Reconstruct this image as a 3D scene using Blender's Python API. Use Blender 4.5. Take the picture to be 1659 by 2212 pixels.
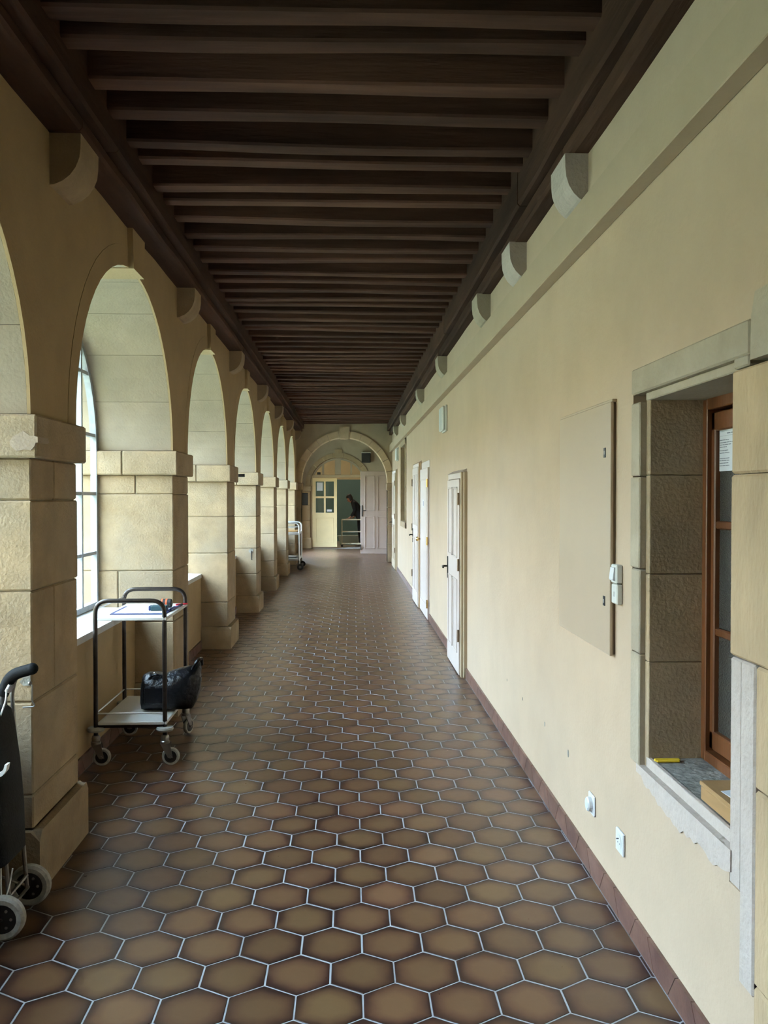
import bpy, bmesh, math, random
from mathutils import Vector, Matrix

# ------------------------------------------------------------------ scene, camera, light
scene = bpy.context.scene
COL = scene.collection
for o in list(bpy.data.objects):
    bpy.data.objects.remove(o)
S = 1.0667                       # measured units (eye height 1.5) -> metres (eye height 1.6)
rnd = random.Random(7)

cam_data = bpy.data.cameras.new('camera')
cam = bpy.data.objects.new('camera', cam_data)
COL.objects.link(cam)
cam_data.sensor_fit = 'HORIZONTAL'
cam_data.sensor_width = 36.0
cam_data.lens = 36.0 * 1830.0 / 1659.0
cam_data.clip_start = 0.02
cam_data.clip_end = 300
cam.location = (0, 0, 1.5 * S)
cam.rotation_euler = (math.radians(90 - 1.06), 0, math.radians(-2.33))
scene.camera = cam

world = bpy.data.worlds.new('world')
scene.world = world
world.use_nodes = True
wn = world.node_tree
wn.nodes.clear()
w_out = wn.nodes.new('ShaderNodeOutputWorld')
w_bg = wn.nodes.new('ShaderNodeBackground')
w_bg.inputs['Color'].default_value = (0.59, 0.795, 1.0, 1)
w_bg.inputs['Strength'].default_value = 9.0
wn.links.new(w_bg.outputs[0], w_out.inputs[0])

vs = scene.view_settings
vs.view_transform = 'Standard'
vs.look = 'None'
vs.gamma = 1.0
vs.use_curve_mapping = False
vs.exposure = 2.02


# ------------------------------------------------------------------ materials
MATS = {}


def _new(name):
    m = bpy.data.materials.new(name)
    m.use_nodes = True
    nt = m.node_tree
    nt.nodes.clear()
    out = nt.nodes.new('ShaderNodeOutputMaterial')
    b = nt.nodes.new('ShaderNodeBsdfPrincipled')
    nt.links.new(b.outputs[0], out.inputs[0])
    MATS[name] = m
    return m, nt, b, out


def _rgb(c):
    return (c[0], c[1], c[2], 1.0)


def mat(name, col, rough=0.6, metal=0.0, spec=0.5, var=0.0, scale=6.0, bump=0.0, bscale=60.0,
        rand=0.0, stretch=(1, 1, 1), col2=None, blotch=0.0, blotch_col=None, bscale2=1.3, coat=0.0):
    """plain procedural material: base colour, noise variation, tone per object, fine relief"""
    m, nt, b, out = _new(name)
    N, L = nt.nodes, nt.links
    b.inputs['Roughness'].default_value = rough
    b.inputs['Metallic'].default_value = metal
    b.inputs['Specular IOR Level'].default_value = spec
    b.inputs['Coat Weight'].default_value = coat
    geo = N.new('ShaderNodeNewGeometry')
    mp = N.new('ShaderNodeMapping')
    mp.inputs['Scale'].default_value = stretch
    L.new(geo.outputs['Position'], mp.inputs['Vector'])
    cur = None
    if var > 0 or col2:
        nz = N.new('ShaderNodeTexNoise')
        nz.inputs['Scale'].default_value = scale
        nz.inputs['Detail'].default_value = 5
        nz.inputs['Roughness'].default_value = 0.6
        L.new(mp.outputs[0], nz.inputs['Vector'])
        rp = N.new('ShaderNodeValToRGB')
        c2 = col2 or tuple(max(0, c * (1 - var)) for c in col)
        c1 = col if col2 else tuple(min(1, c * (1 + var * .5)) for c in col)
        rp.color_ramp.elements[0].position = 0.33
        rp.color_ramp.elements[0].color = _rgb(c2)
        rp.color_ramp.elements[1].position = 0.67
        rp.color_ramp.elements[1].color = _rgb(c1)
        L.new(nz.outputs['Fac'], rp.inputs[0])
        cur = rp.outputs[0]
    if blotch > 0:
        n2 = N.new('ShaderNodeTexNoise')
        n2.inputs['Scale'].default_value = bscale2
        n2.inputs['Detail'].default_value = 3
        L.new(geo.outputs['Position'], n2.inputs['Vector'])
        r2 = N.new('ShaderNodeValToRGB')
        r2.color_ramp.elements[0].position = 0.45
        r2.color_ramp.elements[1].position = 0.68
        L.new(n2.outputs['Fac'], r2.inputs[0])
        mu = N.new('ShaderNodeMath')
        mu.operation = 'MULTIPLY'
        mu.inputs[1].default_value = blotch
        L.new(r2.outputs[0], mu.inputs[0])
        mx = N.new('ShaderNodeMixRGB')
        mx.inputs[2].default_value = _rgb(blotch_col)
        mx.inputs[1].default_value = _rgb(col)
        L.new(mu.outputs[0], mx.inputs[0])
        if cur:
            L.new(cur, mx.inputs[1])
        cur = mx.outputs[0]
    if rand > 0:
        oi = N.new('ShaderNodeObjectInfo')
        mr = N.new('ShaderNodeMapRange')
        mr.inputs['To Min'].default_value = 1 - rand
        mr.inputs['To Max'].default_value = 1 + rand * .6
        L.new(oi.outputs['Random'], mr.inputs['Value'])
        hs = N.new('ShaderNodeHueSaturation')
        L.new(mr.outputs[0], hs.inputs['Value'])
        if cur:
            L.new(cur, hs.inputs['Color'])
        else:
            hs.inputs['Color'].default_value = _rgb(col)
        cur = hs.outputs[0]
    if cur:
        L.new(cur, b.inputs['Base Color'])
    else:
        b.inputs['Base Color'].default_value = _rgb(col)
    if bump > 0:
        nb = N.new('ShaderNodeTexNoise')
        nb.inputs['Scale'].default_value = bscale
        nb.inputs['Detail'].default_value = 4
        L.new(mp.outputs[0], nb.inputs['Vector'])
        bp = N.new('ShaderNodeBump')
        bp.inputs['Strength'].default_value = bump
        bp.inputs['Distance'].default_value = 0.02
        L.new(nb.outputs['Fac'], bp.inputs['Height'])
        L.new(bp.outputs[0], b.inputs['Normal'])
    return m


mat('plaster_right', (0.475, 0.352, 0.238), .85, var=.06, scale=2.5, bump=.10, bscale=55, blotch=.35,
    blotch_col=(0.45, 0.352, 0.26), bscale2=.8)
mat('plaster_left', (0.38, 0.265, 0.135), .9, var=.10, scale=3, bump=.12, bscale=60)
mat('plaster_grey', (0.37, 0.295, 0.215), .9, var=.10, scale=3, bump=.10, bscale=60)
mat('plaster_white', (0.47, 0.395, 0.335), .9, var=.06, scale=14, bump=.35, bscale=45)
mat('smear', (0.38, 0.29, 0.215), .9, var=.1, scale=14, bump=.2, bscale=60)
mat('plaster_sage', (0.44, 0.335, 0.225), .85, var=.05, scale=3, bump=.08, bscale=55)
mat('stone', (0.37, 0.265, 0.155), .9, var=.22, scale=5, bump=.28, bscale=75, rand=.10, blotch=.55,
    blotch_col=(0.32, 0.265, 0.195), bscale2=2.2)
mat('stone_pale', (0.40, 0.33, 0.235), .9, var=.15, scale=6, bump=.22, bscale=75, rand=.05, blotch=.4,
    blotch_col=(0.35, 0.305, 0.235), bscale2=3)
mat('stone_soft', (0.315, 0.25, 0.175), .9, var=.12, scale=5, bump=.16, bscale=70, rand=.05, blotch=.5,
    blotch_col=(0.30, 0.245, 0.18), bscale2=2.0)
mat('quoin_stone', (0.46, 0.325, 0.185), .9, var=.18, scale=5, bump=.25, bscale=75, rand=.06, stretch=(1, 1, .4))
mat('arch_stone', (0.56, 0.42, 0.26), .9, var=.12, scale=5, bump=.15, bscale=70, rand=.05)
mat('plaster_end', (0.43, 0.34, 0.215), .9, var=.08, scale=3, bump=.1, bscale=60)
mat('stone_grey', (0.252, 0.241, 0.210), .9, var=.35, scale=14, bump=.5, bscale=40)
mat('mortar', (0.30, 0.25, 0.175), .95, var=.2, scale=20, bump=.3, bscale=80)
mat('sill_stone', (0.525, 0.517, 0.495), .6, var=.06, scale=8, bump=.1, bscale=30)
mat('wood_dark', (0.070, 0.034, 0.020), .85, spec=.15, var=.5, scale=5, bump=.35, bscale=25, rand=.25,
    stretch=(1, .12, 1))
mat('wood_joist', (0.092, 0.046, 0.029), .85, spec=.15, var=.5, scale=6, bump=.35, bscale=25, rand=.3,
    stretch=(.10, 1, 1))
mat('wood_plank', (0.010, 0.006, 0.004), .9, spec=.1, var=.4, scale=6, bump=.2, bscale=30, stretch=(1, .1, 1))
mat('wood_orange', (0.16, 0.055, 0.017), .4, var=.35, scale=8, bump=.08, bscale=40, stretch=(1, 1, .15))
mat('wood_box', (0.364, 0.210, 0.084), .5, var=.25, scale=10, bump=.06, bscale=40, stretch=(1, .2, 1))
mat('door_white', (0.55, 0.455, 0.40), .5, var=.04, scale=5, bump=.05, bscale=40)
mat('door_frame', (0.43, 0.32, 0.20), .6, var=.05, scale=5, bump=.05, bscale=40)
mat('door_peach', (0.52, 0.35, 0.21), .6, var=.05, scale=5)
mat('door_cream', (0.80, 0.62, 0.33), .5, var=.04, scale=5, bump=.04, bscale=40)
mat('door_grey', (0.52, 0.42, 0.37), .55, var=.05, scale=4, bump=.04, bscale=40)
mat('panel_paint', (0.42, 0.315, 0.215), .5, var=.02, scale=4)
mat('panel_edge', (0.224, 0.171, 0.105), .5)
mat('black_plastic', (0.015, 0.015, 0.016), .45)
mat('black_iron', (0.02, 0.018, 0.016), .5)
mat('brown_hinge', (0.22, 0.14, 0.08), .5, metal=.3)
mat('brass', (0.75, 0.52, 0.20), .25, metal=1.0)
mat('white_plastic', (0.615, 0.622, 0.630), .35)
mat('cream_plastic', (0.600, 0.593, 0.540), .4)
mat('grey_plastic', (0.42, 0.40, 0.37), .6)
mat('dark_recess', (0.05, 0.05, 0.05), .7)
mat('tube_black', (0.035, 0.026, 0.022), .28, metal=.6, var=.4, scale=30, spec=.6)
mat('shelf_white', (0.600, 0.585, 0.555), .3, var=.03, scale=10)
mat('shelf_edge', (0.48, 0.42, 0.36), .5)
mat('zinc', (0.30, 0.285, 0.265), .32, metal=.9, var=.15, scale=30)
mat('steel', (0.70, 0.73, 0.78), .3, metal=.8)
mat('steel_window', (0.33, 0.35, 0.38), .5, var=.15, scale=20)
mat('rubber_grey', (0.338, 0.330, 0.300), .7, var=.15, scale=40)
mat('rubber_pale', (0.413, 0.398, 0.360), .8, var=.25, scale=50)
mat('leather_black', (0.004, 0.005, 0.009), .3, var=.3, scale=20, bump=.45, bscale=26, spec=.4)
mat('fabric_black', (0.012, 0.012, 0.013), .9, var=.3, scale=60, bump=.2, bscale=120)
mat('foam_black', (0.008, 0.008, 0.009), .75, spec=.2, bump=.1, bscale=150)
mat('paper', (0.660, 0.667, 0.690), .8)
mat('ink', (0.16, 0.17, 0.20), .8)
mat('navy', (0.015, 0.025, 0.12), .4)
mat('dark_green', (0.01, 0.045, 0.055), .4)
mat('orange_red', (0.75, 0.13, 0.04), .5)
mat('red', (0.65, 0.03, 0.06), .4)
mat('yellow_paint', (0.78, 0.52, 0.03), .5)
mat('cord_white', (0.72, 0.70, 0.66), .7)
mat('wall_teal', (0.15, 0.27, 0.29), .7, var=.05, scale=3)
mat('wall_yellow', (0.74, 0.64, 0.42), .8, var=.05, scale=3)
mat('lamp_cover', (0.555, 0.578, 0.555), .3)
mat('skin', (0.42, 0.20, 0.13), .55)
mat('hair', (0.012, 0.009, 0.008), .5)
mat('cloth_black', (0.004, 0.004, 0.005), .85)
mat('shoe', (0.60, 0.60, 0.60), .6)
mat('tub_plastic', (0.55, 0.68, 0.64), .4)
mat('cart_cream', (0.600, 0.547, 0.390), .4)
mat('gravel', (0.22, 0.24, 0.14), .95, var=.2, scale=3)
mat('facade', (0.66, 0.50, 0.30), .9, var=.1, scale=.6)
mat('facade_window', (0.06, 0.07, 0.08), .1)
mat('roof_tile', (0.32, 0.15, 0.09), .8, var=.3, scale=8)
mat('grout', (0.37, 0.385, 0.41), .75, var=.12, scale=9)
mat('baseboard_tile', (0.210, 0.108, 0.077), .35, var=.35, scale=9, bump=.03, bscale=60, rand=.15,
    col2=(0.11, 0.05, 0.038))


def make_tile_mat():
    m, nt, b, out = _new('floor_tile')
    N, L = nt.nodes, nt.links
    uv = N.new('ShaderNodeUVMap')
    uv.uv_map = 'hex'
    rv = N.new('ShaderNodeUVMap')
    rv.uv_map = 'tone'
    sx = N.new('ShaderNodeSeparateXYZ')
    L.new(uv.outputs[0], sx.inputs[0])

    def M(op, a, bb=None):
        n = N.new('ShaderNodeMath')
        n.operation = op
        for i, v in enumerate((a, bb)):
            if v is None:
                continue
            if isinstance(v, (int, float)):
                n.inputs[i].default_value = v
            else:
                L.new(v, n.inputs[i])
        return n.outputs[0]
    ax = M('ABSOLUTE', sx.outputs[0])
    ay = M('ABSOLUTE', sx.outputs[1])
    d = M('MAXIMUM', ax, M('ADD', M('MULTIPLY', ax, .5), M('MULTIPLY', ay, .8660254)))   # 1 at the edge
    r2 = M('SQRT', M('ADD', M('MULTIPLY', ax, ax), M('MULTIPLY', ay, ay)))
    dd = M('ADD', M('MULTIPLY', d, .6), M('MULTIPLY', r2, .4))
    geo = N.new('ShaderNodeNewGeometry')
    nz = N.new('ShaderNodeTexNoise')
    nz.inputs['Scale'].default_value = 9
    nz.inputs['Detail'].default_value = 3
    L.new(geo.outputs['Position'], nz.inputs['Vector'])
    e = M('ADD', dd, M('MULTIPLY', M('SUBTRACT', nz.outputs['Fac'], .5), .5))
    rp = N.new('ShaderNodeValToRGB')
    el = rp.color_ramp.elements
    el[0].position = .46
    el[0].color = (0.146, 0.078, 0.037, 1)
    el[1].position = .96
    el[1].color = (0.036, 0.0155, 0.0115, 1)
    k = el.new(.73)
    k.color = (0.108, 0.051, 0.027, 1)
    L.new(e, rp.inputs[0])
    sr = N.new('ShaderNodeSeparateXYZ')
    L.new(rv.outputs[0], sr.inputs[0])
    hs = N.new('ShaderNodeHueSaturation')
    mr = N.new('ShaderNodeMapRange')
    mr.inputs['To Min'].default_value = .78
    mr.inputs['To Max'].default_value = 1.15
    L.new(sr.outputs[0], mr.inputs['Value'])
    L.new(mr.outputs[0], hs.inputs['Value'])
    mr2 = N.new('ShaderNodeMapRange')
    mr2.inputs['To Min'].default_value = .493
    mr2.inputs['To Max'].default_value = .508
    L.new(sr.outputs[1], mr2.inputs['Value'])
    L.new(mr2.outputs[0], hs.inputs['Hue'])
    L.new(rp.outputs[0], hs.inputs['Color'])
    L.new(hs.outputs[0], b.inputs['Base Color'])
    n3 = N.new('ShaderNodeTexNoise')
    n3.inputs['Scale'].default_value = 30
    L.new(geo.outputs['Position'], n3.inputs['Vector'])
    mr3 = N.new('ShaderNodeMapRange')
    mr3.inputs['To Min'].default_value = .25
    mr3.inputs['To Max'].default_value = .36
    L.new(n3.outputs['Fac'], mr3.inputs['Value'])
    L.new(mr3.outputs[0], b.inputs['Roughness'])
    b.inputs['Specular IOR Level'].default_value = .5
    bp = N.new('ShaderNodeBump')
    bp.inputs['Strength'].default_value = .08
    bp.inputs['Distance'].default_value = .01
    L.new(nz.outputs['Fac'], bp.inputs['Height'])
    L.new(bp.outputs[0], b.inputs['Normal'])


make_tile_mat()


def make_glass(name, tint, refl):
    m, nt, b, out = _new(name)
    N, L = nt.nodes, nt.links
    N.remove(b)
    tr = N.new('ShaderNodeBsdfTransparent')
    tr.inputs[0].default_value = _rgb(tint)
    gl = N.new('ShaderNodeBsdfGlossy')
    gl.inputs['Roughness'].default_value = .02
    geo = N.new('ShaderNodeNewGeometry')          # Schlick reflectance, the same from both sides of the pane
    dt = N.new('ShaderNodeVectorMath')
    dt.operation = 'DOT_PRODUCT'
    L.new(geo.outputs['Incoming'], dt.inputs[0])
    L.new(geo.outputs['Normal'], dt.inputs[1])

    def M(op, a, bb=None):
        n = N.new('ShaderNodeMath')
        n.operation = op
        for i, v in enumerate((a, bb)):
            if v is None:
                continue
            if isinstance(v, (int, float)):
                n.inputs[i].default_value = v
            else:
                L.new(v, n.inputs[i])
        return n.outputs[0]
    f5 = M('POWER', M('SUBTRACT', 1.0, M('ABSOLUTE', dt.outputs['Value'])), 5.0)
    mx = N.new('ShaderNodeMixShader')
    L.new(M('ADD', M('MULTIPLY', f5, .6), refl), mx.inputs[0])
    L.new(tr.outputs[0], mx.inputs[1])
    L.new(gl.outputs[0], mx.inputs[2])
    L.new(mx.outputs[0], out.inputs[0])


make_glass('glass', (.97, .985, .98), .025)


def make_frosted():
    m, nt, b, out = _new('glass_frosted')
    N, L = nt.nodes, nt.links
    b.inputs['Base Color'].default_value = (.055, .05, .04, 1)
    b.inputs['Roughness'].default_value = .35
    geo = N.new('ShaderNodeNewGeometry')
    v = N.new('ShaderNodeTexVoronoi')
    v.inputs['Scale'].default_value = 170
    L.new(geo.outputs['Position'], v.inputs['Vector'])
    bp = N.new('ShaderNodeBump')
    bp.inputs['Strength'].default_value = .7
    bp.inputs['Distance'].default_value = .004
    L.new(v.outputs['Distance'], bp.inputs['Height'])
    L.new(bp.outputs[0], b.inputs['Normal'])


make_frosted()


def make_emit(name, col, strength):
    m, nt, b, out = _new(name)
    b.inputs['Base Color'].default_value = _rgb(col)
    b.inputs['Emission Color'].default_value = _rgb(col)
    b.inputs['Emission Strength'].default_value = strength


make_emit('lamp_glow', (1.0, .86, .66), 20.0)

# ------------------------------------------------------------------ mesh helpers
ORG = {}


class MB:
    def __init__(self):
        self.v = []
        self.f = []

    def add(self, vs_, fs_):
        n = len(self.v)
        self.v += [tuple(p) for p in vs_]
        self.f += [tuple(i + n for i in f) for f in fs_]
        return self

    def box(self, x0, x1, y0, y1, z0, z1):
        v = [(x, y, z) for x in (x0, x1) for y in (y0, y1) for z in (z0, z1)]
        return self.add(v, [(0, 1, 3, 2), (4, 6, 7, 5), (0, 4, 5, 1), (2, 3, 7, 6), (0, 2, 6, 4), (1, 5, 7, 3)])

    def cbox(self, x0, x1, y0, y1, z0, z1, c=.004):
        X, Y, Z = (x0, x1), (y0, y1), (z0, z1)
        vs_, idx = [], {}
        for i in (0, 1):
            for j in (0, 1):
                for k in (0, 1):
                    x, y, z = X[i], Y[j], Z[k]
                    dx, dy, dz = (c if i == 0 else -c), (c if j == 0 else -c), (c if k == 0 else -c)
                    idx[(i, j, k, 'x')] = len(vs_)
                    vs_.append((x, y + dy, z + dz))
                    idx[(i, j, k, 'y')] = len(vs_)
                    vs_.append((x + dx, y, z + dz))
                    idx[(i, j, k, 'z')] = len(vs_)
                    vs_.append((x + dx, y + dy, z))
        fs_ = []
        sq = ((0, 0), (0, 1), (1, 1), (1, 0))
        for i in (0, 1):
            fs_.append([idx[(i, a, b_, 'x')] for a, b_ in sq])
            fs_.append([idx[(a, i, b_, 'y')] for a, b_ in sq])
            fs_.append([idx[(a, b_, i, 'z')] for a, b_ in sq])
        for a in (0, 1):
            for b_ in (0, 1):
                fs_.append([idx[(a, b_, 0, 'x')], idx[(a, b_, 1, 'x')], idx[(a, b_, 1, 'y')], idx[(a, b_, 0, 'y')]])
                fs_.append([idx[(a, 0, b_, 'x')], idx[(a, 1, b_, 'x')], idx[(a, 1, b_, 'z')], idx[(a, 0, b_, 'z')]])
                fs_.append([idx[(0, a, b_, 'y')], idx[(1, a, b_, 'y')], idx[(1, a, b_, 'z')], idx[(0, a, b_, 'z')]])
                for k in (0, 1):
                    fs_.append([idx[(a, b_, k, t)] for t in 'xyz'])
        return self.add(vs_, fs_)

    def prism(self, poly, axis, a, b):
        """poly: 2-D outline; axis 'x': (y,z), 'y': (x,z), 'z': (x,y); extruded from a to b"""
        def P(p, t):
            return {'x': (t, p[0], p[1]), 'y': (p[0], t, p[1]), 'z': (p[0], p[1], t)}[axis]
        n = len(poly)
        vs_ = [P(p, a) for p in poly] + [P(p, b) for p in poly]
        fs_ = [tuple(range(n)), tuple(range(n, 2 * n))]
        fs_ += [(i, (i + 1) % n, n + (i + 1) % n, n + i) for i in range(n)]
        return self.add(vs_, fs_)

    def tube(self, pts, r, n=8, closed=False, cap=True):
        pts = [Vector(p) for p in pts]
        m = len(pts)
        tang = []
        for i in range(m):
            if closed:
                t = pts[(i + 1) % m] - pts[i - 1]
            else:
                t = pts[min(i + 1, m - 1)] - pts[max(i - 1, 0)]
            tang.append(t.normalized())
        up = Vector((0, 0, 1)) if abs(tang[0].z) < .9 else Vector((1, 0, 0))
        u = tang[0].cross(up).normalized()
        vs_, fs_ = [], []
        for i in range(m):
            if i:
                q = tang[i - 1].rotation_difference(tang[i])
                u = (q @ u).normalized()
            w = tang[i].cross(u)
            rr = r[i] if isinstance(r, (list, tuple)) else r
            for j in range(n):
                a = 2 * math.pi * j / n
                vs_.append(pts[i] + u * (rr * math.cos(a)) + w * (rr * math.sin(a)))
        for i in range(m if closed else m - 1):
            for j in range(n):
                a, b = i * n + j, i * n + (j + 1) % n
                c, d = ((i + 1) % m) * n + (j + 1) % n, ((i + 1) % m) * n + j
                fs_.append((a, b, c, d))
        if cap and not closed:
            fs_.append(tuple(range(n)))
            fs_.append(tuple((m - 1) * n + j for j in range(n)))
        return self.add(vs_, fs_)

    def lathe(self, prof, c, axis='z', n=20, close=False):
        """prof: (radius, offset along axis)"""
        vs_, fs_ = [], []
        for r, h in prof:
            for j in range(n):
                a = 2 * math.pi * j / n
                p, q = r * math.cos(a), r * math.sin(a)
                d = {'z': (p, q, h), 'y': (p, h, q), 'x': (h, p, q)}[axis]
                vs_.append((c[0] + d[0], c[1] + d[1], c[2] + d[2]))
        m = len(prof)
        for i in range(m if close else m - 1):
            for j in range(n):
                i2 = (i + 1) % m
                fs_.append((i * n + j, i * n + (j + 1) % n, i2 * n + (j + 1) % n, i2 * n + j))
        if not close:
            fs_.append(tuple(range(n)))
            fs_.append(tuple((m - 1) * n + j for j in range(n)))
        return self.add(vs_, fs_)

    def loft(self, rings, cap=True):
        n = len(rings[0])
        vs_ = [p for r in rings for p in r]
        fs_ = []
        for i in range(len(rings) - 1):
            for j in range(n):
                fs_.append((i * n + j, i * n + (j + 1) % n, (i + 1) * n + (j + 1) % n, (i + 1) * n + j))
        if cap:
            fs_.append(tuple(range(n)))
            fs_.append(tuple((len(rings) - 1) * n + j for j in range(n)))
        return self.add(vs_, fs_)

    def ball(self, c, r, nu=14, nv=9):
        rings = []
        for i in range(nv):
            t = math.pi * (i + .5) / nv
            rings.append([(c[0] + r[0] * math.sin(t) * math.cos(2 * math.pi * j / nu),
                           c[1] + r[1] * math.sin(t) * math.sin(2 * math.pi * j / nu),
                           c[2] + r[2] * math.cos(t)) for j in range(nu)])
        return self.loft(rings)

    def build(self, name, material, parent=None, org=None, smooth=False, angle=None, kind=None):
        if parent is not None:
            org = ORG[parent.name]
        elif org is None:
            org = (0, 0, 0)
        me = bpy.data.meshes.new(name)
        me.from_pydata([((p[0] - org[0]) * S, (p[1] - org[1]) * S, (p[2] - org[2]) * S) for p in self.v], [], self.f)
        bm = bmesh.new()
        bm.from_mesh(me)
        bmesh.ops.recalc_face_normals(bm, faces=bm.faces[:])
        bm.to_mesh(me)
        bm.free()
        me.materials.append(MATS[material])
        if smooth:
            for p in me.polygons:
                p.use_smooth = True
            me.set_sharp_from_angle(angle=math.radians(angle or 40))
        o = bpy.data.objects.new(name, me)
        COL.objects.link(o)
        ORG[o.name] = tuple(org)
        if parent is not None:
            o.parent = parent
        else:
            o.location = [c * S for c in org]
        if kind:
            o['kind'] = kind
        return o


def bx(name, m, dims, parent=None, c=.003, org=None):
    return MB().cbox(*dims, c).build(name, m, parent, org)


def tag(o, label, cat, group=None, kind=None):
    o['label'] = label
    o['category'] = cat
    if group:
        o['group'] = group
    if kind:
        o['kind'] = kind
    return o


def thing(name, label, cat, loc, rotz=0, group=None, kind=None, local=False):
    o = bpy.data.objects.new(name, None)
    COL.objects.link(o)
    o.empty_display_size = .05
    o.location = [c * S for c in loc]
    o.rotation_euler = (0, 0, rotz)
    ORG[o.name] = (0, 0, 0) if local else tuple(loc)
    tag(o, label, cat, group, kind)
    return o


def copy_tree(o, parent=None):
    c = o.copy()
    COL.objects.link(c)
    ORG[c.name] = ORG[o.name]
    c.parent = parent
    for ch in list(o.children):
        copy_tree(ch, c)
    return c


def round_path(pts, rad, seg=6, closed=False):
    pts = [Vector(p) for p in pts]
    out = []
    m = len(pts)
    for i in range(m):
        if not closed and i in (0, m - 1):
            out.append(pts[i])
            continue
        p, a, b = pts[i], pts[i - 1], pts[(i + 1) % m]
        da, db = (a - p), (b - p)
        t = min(rad, da.length * .49, db.length * .49)
        p0, p1 = p + da.normalized() * t, p + db.normalized() * t
        for k in range(seg + 1):
            s = k / seg
            out.append(p0 * (1 - s) ** 2 + p * 2 * s * (1 - s) + p1 * s * s)
    return out


def circle(c, r, axis, n=20):
    out = []
    for j in range(n):
        a = 2 * math.pi * j / n
        p, q = r * math.cos(a), r * math.sin(a)
        d = {'z': (p, q, 0), 'y': (p, 0, q), 'x': (0, p, q)}[axis]
        out.append((c[0] + d[0], c[1] + d[1], c[2] + d[2]))
    return out


# ------------------------------------------------------------------ layout constants (measured units)
DL, DR = .049, -.039             # shift of features read off the left / right wall (camera yaw)
XL, XR = -1.20, .965             # pier faces, right wall face
XW, XO = -1.72, -2.05            # window plane, outer face of the arcade
XP = -1.46                       # parapet face
Y0, Y1 = -4.5, 19.2              # back wall, end arch
PF0, PP, PWD = 3.76 + DL, 2.57, .60
ZS, RISE, RING = 1.81, .94, .106
ZT = 3.40


def F(k):
    return PF0 + PP * k


def Nn(k):
    return F(k) - PWD


KS = list(range(-3, 7))
OPEN_A = (PP - PWD + .07) / 2

# ------------------------------------------------------------------ floor: grout bed and hexagonal tiles
floor = MB().box(-2.05, 1.3, Y0, 29.0, -.25, -.0012).build('floor', 'grout')
tag(floor, 'corridor floor of brown hexagonal tiles with pale grout joints', 'floor', kind='structure')

TW = .2005
TS = TW / math.sqrt(3)
ROWP = TS * 1.5
GAP = .0031
SK = .0048


def hexpts(w):
    s = w / math.sqrt(3)
    return [(s * math.sin(math.radians(60 * i)), s * math.cos(math.radians(60 * i))) for i in range(6)]


def clip(poly, keep):
    out = []
    n = len(poly)
    for i in range(n):
        a, b = poly[i], poly[(i + 1) % n]
        ka, kb = keep(a), keep(b)
        if ka >= 0:
            out.append(a)
        if (ka >= 0) != (kb >= 0):
            t = ka / (ka - kb)
            out.append((a[0] + (b[0] - a[0]) * t, a[1] + (b[1] - a[1]) * t))
    return out


def inset(poly, d):
    cx = sum(p[0] for p in poly) / len(poly)
    cy = sum(p[1] for p in poly) / len(poly)
    out = []
    for p in poly:
        l = math.hypot(p[0] - cx, p[1] - cy)
        f = max(.2, 1 - d / max(l, 1e-6))
        out.append((cx + (p[0] - cx) * f, cy + (p[1] - cy) * f))
    return out


XRB = .953                       # tiles end at the baseboard


def tile_poly(cx, cy):
    """full flag and outline relative to the tile centre"""
    poly = hexpts(TW - GAP)
    full = True
    y = cy
    if cx + TW * .5 > XRB:
        poly = clip(poly, lambda p: XRB - .002 - (p[0] + cx))
        full = False
    if cx - TW * .5 < XP + .012:
        poly = clip(poly, lambda p: (p[0] + cx) - XP - .012)
        full = False
    return full, poly


tiles = []
r0y = 2.4675
row = int((Y0 - r0y) / ROWP)
while True:
    cy = r0y + row * ROWP
    if cy > 24.2:
        break
    xj = .0386 + SK * (cy - 2.47) + (TW / 2 if row % 2 == 0 else 0)
    n0 = int((XP - xj) / TW) - 1
    for i in range(n0, n0 + 16):
        cx = xj + i * TW
        if cx - TW / 2 > XRB - .004 or cx + TW / 2 < XP + .02:
            continue
        # hidden beneath a pier
        inside = False
        for k in KS:
            if Nn(k) + .10 < cy < F(k) - .10 and cx < -1.165 - .12:
                inside = True
        if inside or (cy > Y1 and cx > .95):
            continue
        tiles.append((cx, cy))
    row += 1


def tile_verts(poly):
    top = inset(poly, .0022)
    n = len(poly)
    v = [(p[0], p[1], 0) for p in top] + [(p[0], p[1], -.003) for p in poly]
    f = [tuple(range(n))] + [(i, i + n, (i + 1) % n + n, (i + 1) % n) for i in range(n)]
    return v, f


def tile_mesh(name, items):
    """items: list of (cx, cy, poly, tone, hue)"""
    vv, ff, uvs, tones = [], [], [], []
    for cx, cy, poly, tone, hue in items:
        v, f = tile_verts(poly)
        n = len(vv)
        vv += [((p[0] + cx) * S, (p[1] + cy) * S, p[2] * S) for p in v]
        for fc in f:
            ff.append(tuple(i + n for i in fc))
            for i in fc:
                uvs.append((v[i][0] / (TW / 2), v[i][1] / (TW / 2)))
                tones.append((tone, hue))
    me = bpy.data.meshes.new(name)
    me.from_pydata(vv, [], ff)
    l1 = me.uv_layers.new(name='hex')
    l2 = me.uv_layers.new(name='tone')
    for i in range(len(uvs)):
        l1.data[i].uv = uvs[i]
        l2.data[i].uv = tones[i]
    me.materials.append(MATS['floor_tile'])
    return me


def in_view(cx, cy):
    return cy > 2.36 and -.43 * cy < cx < .5 * cy


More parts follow.
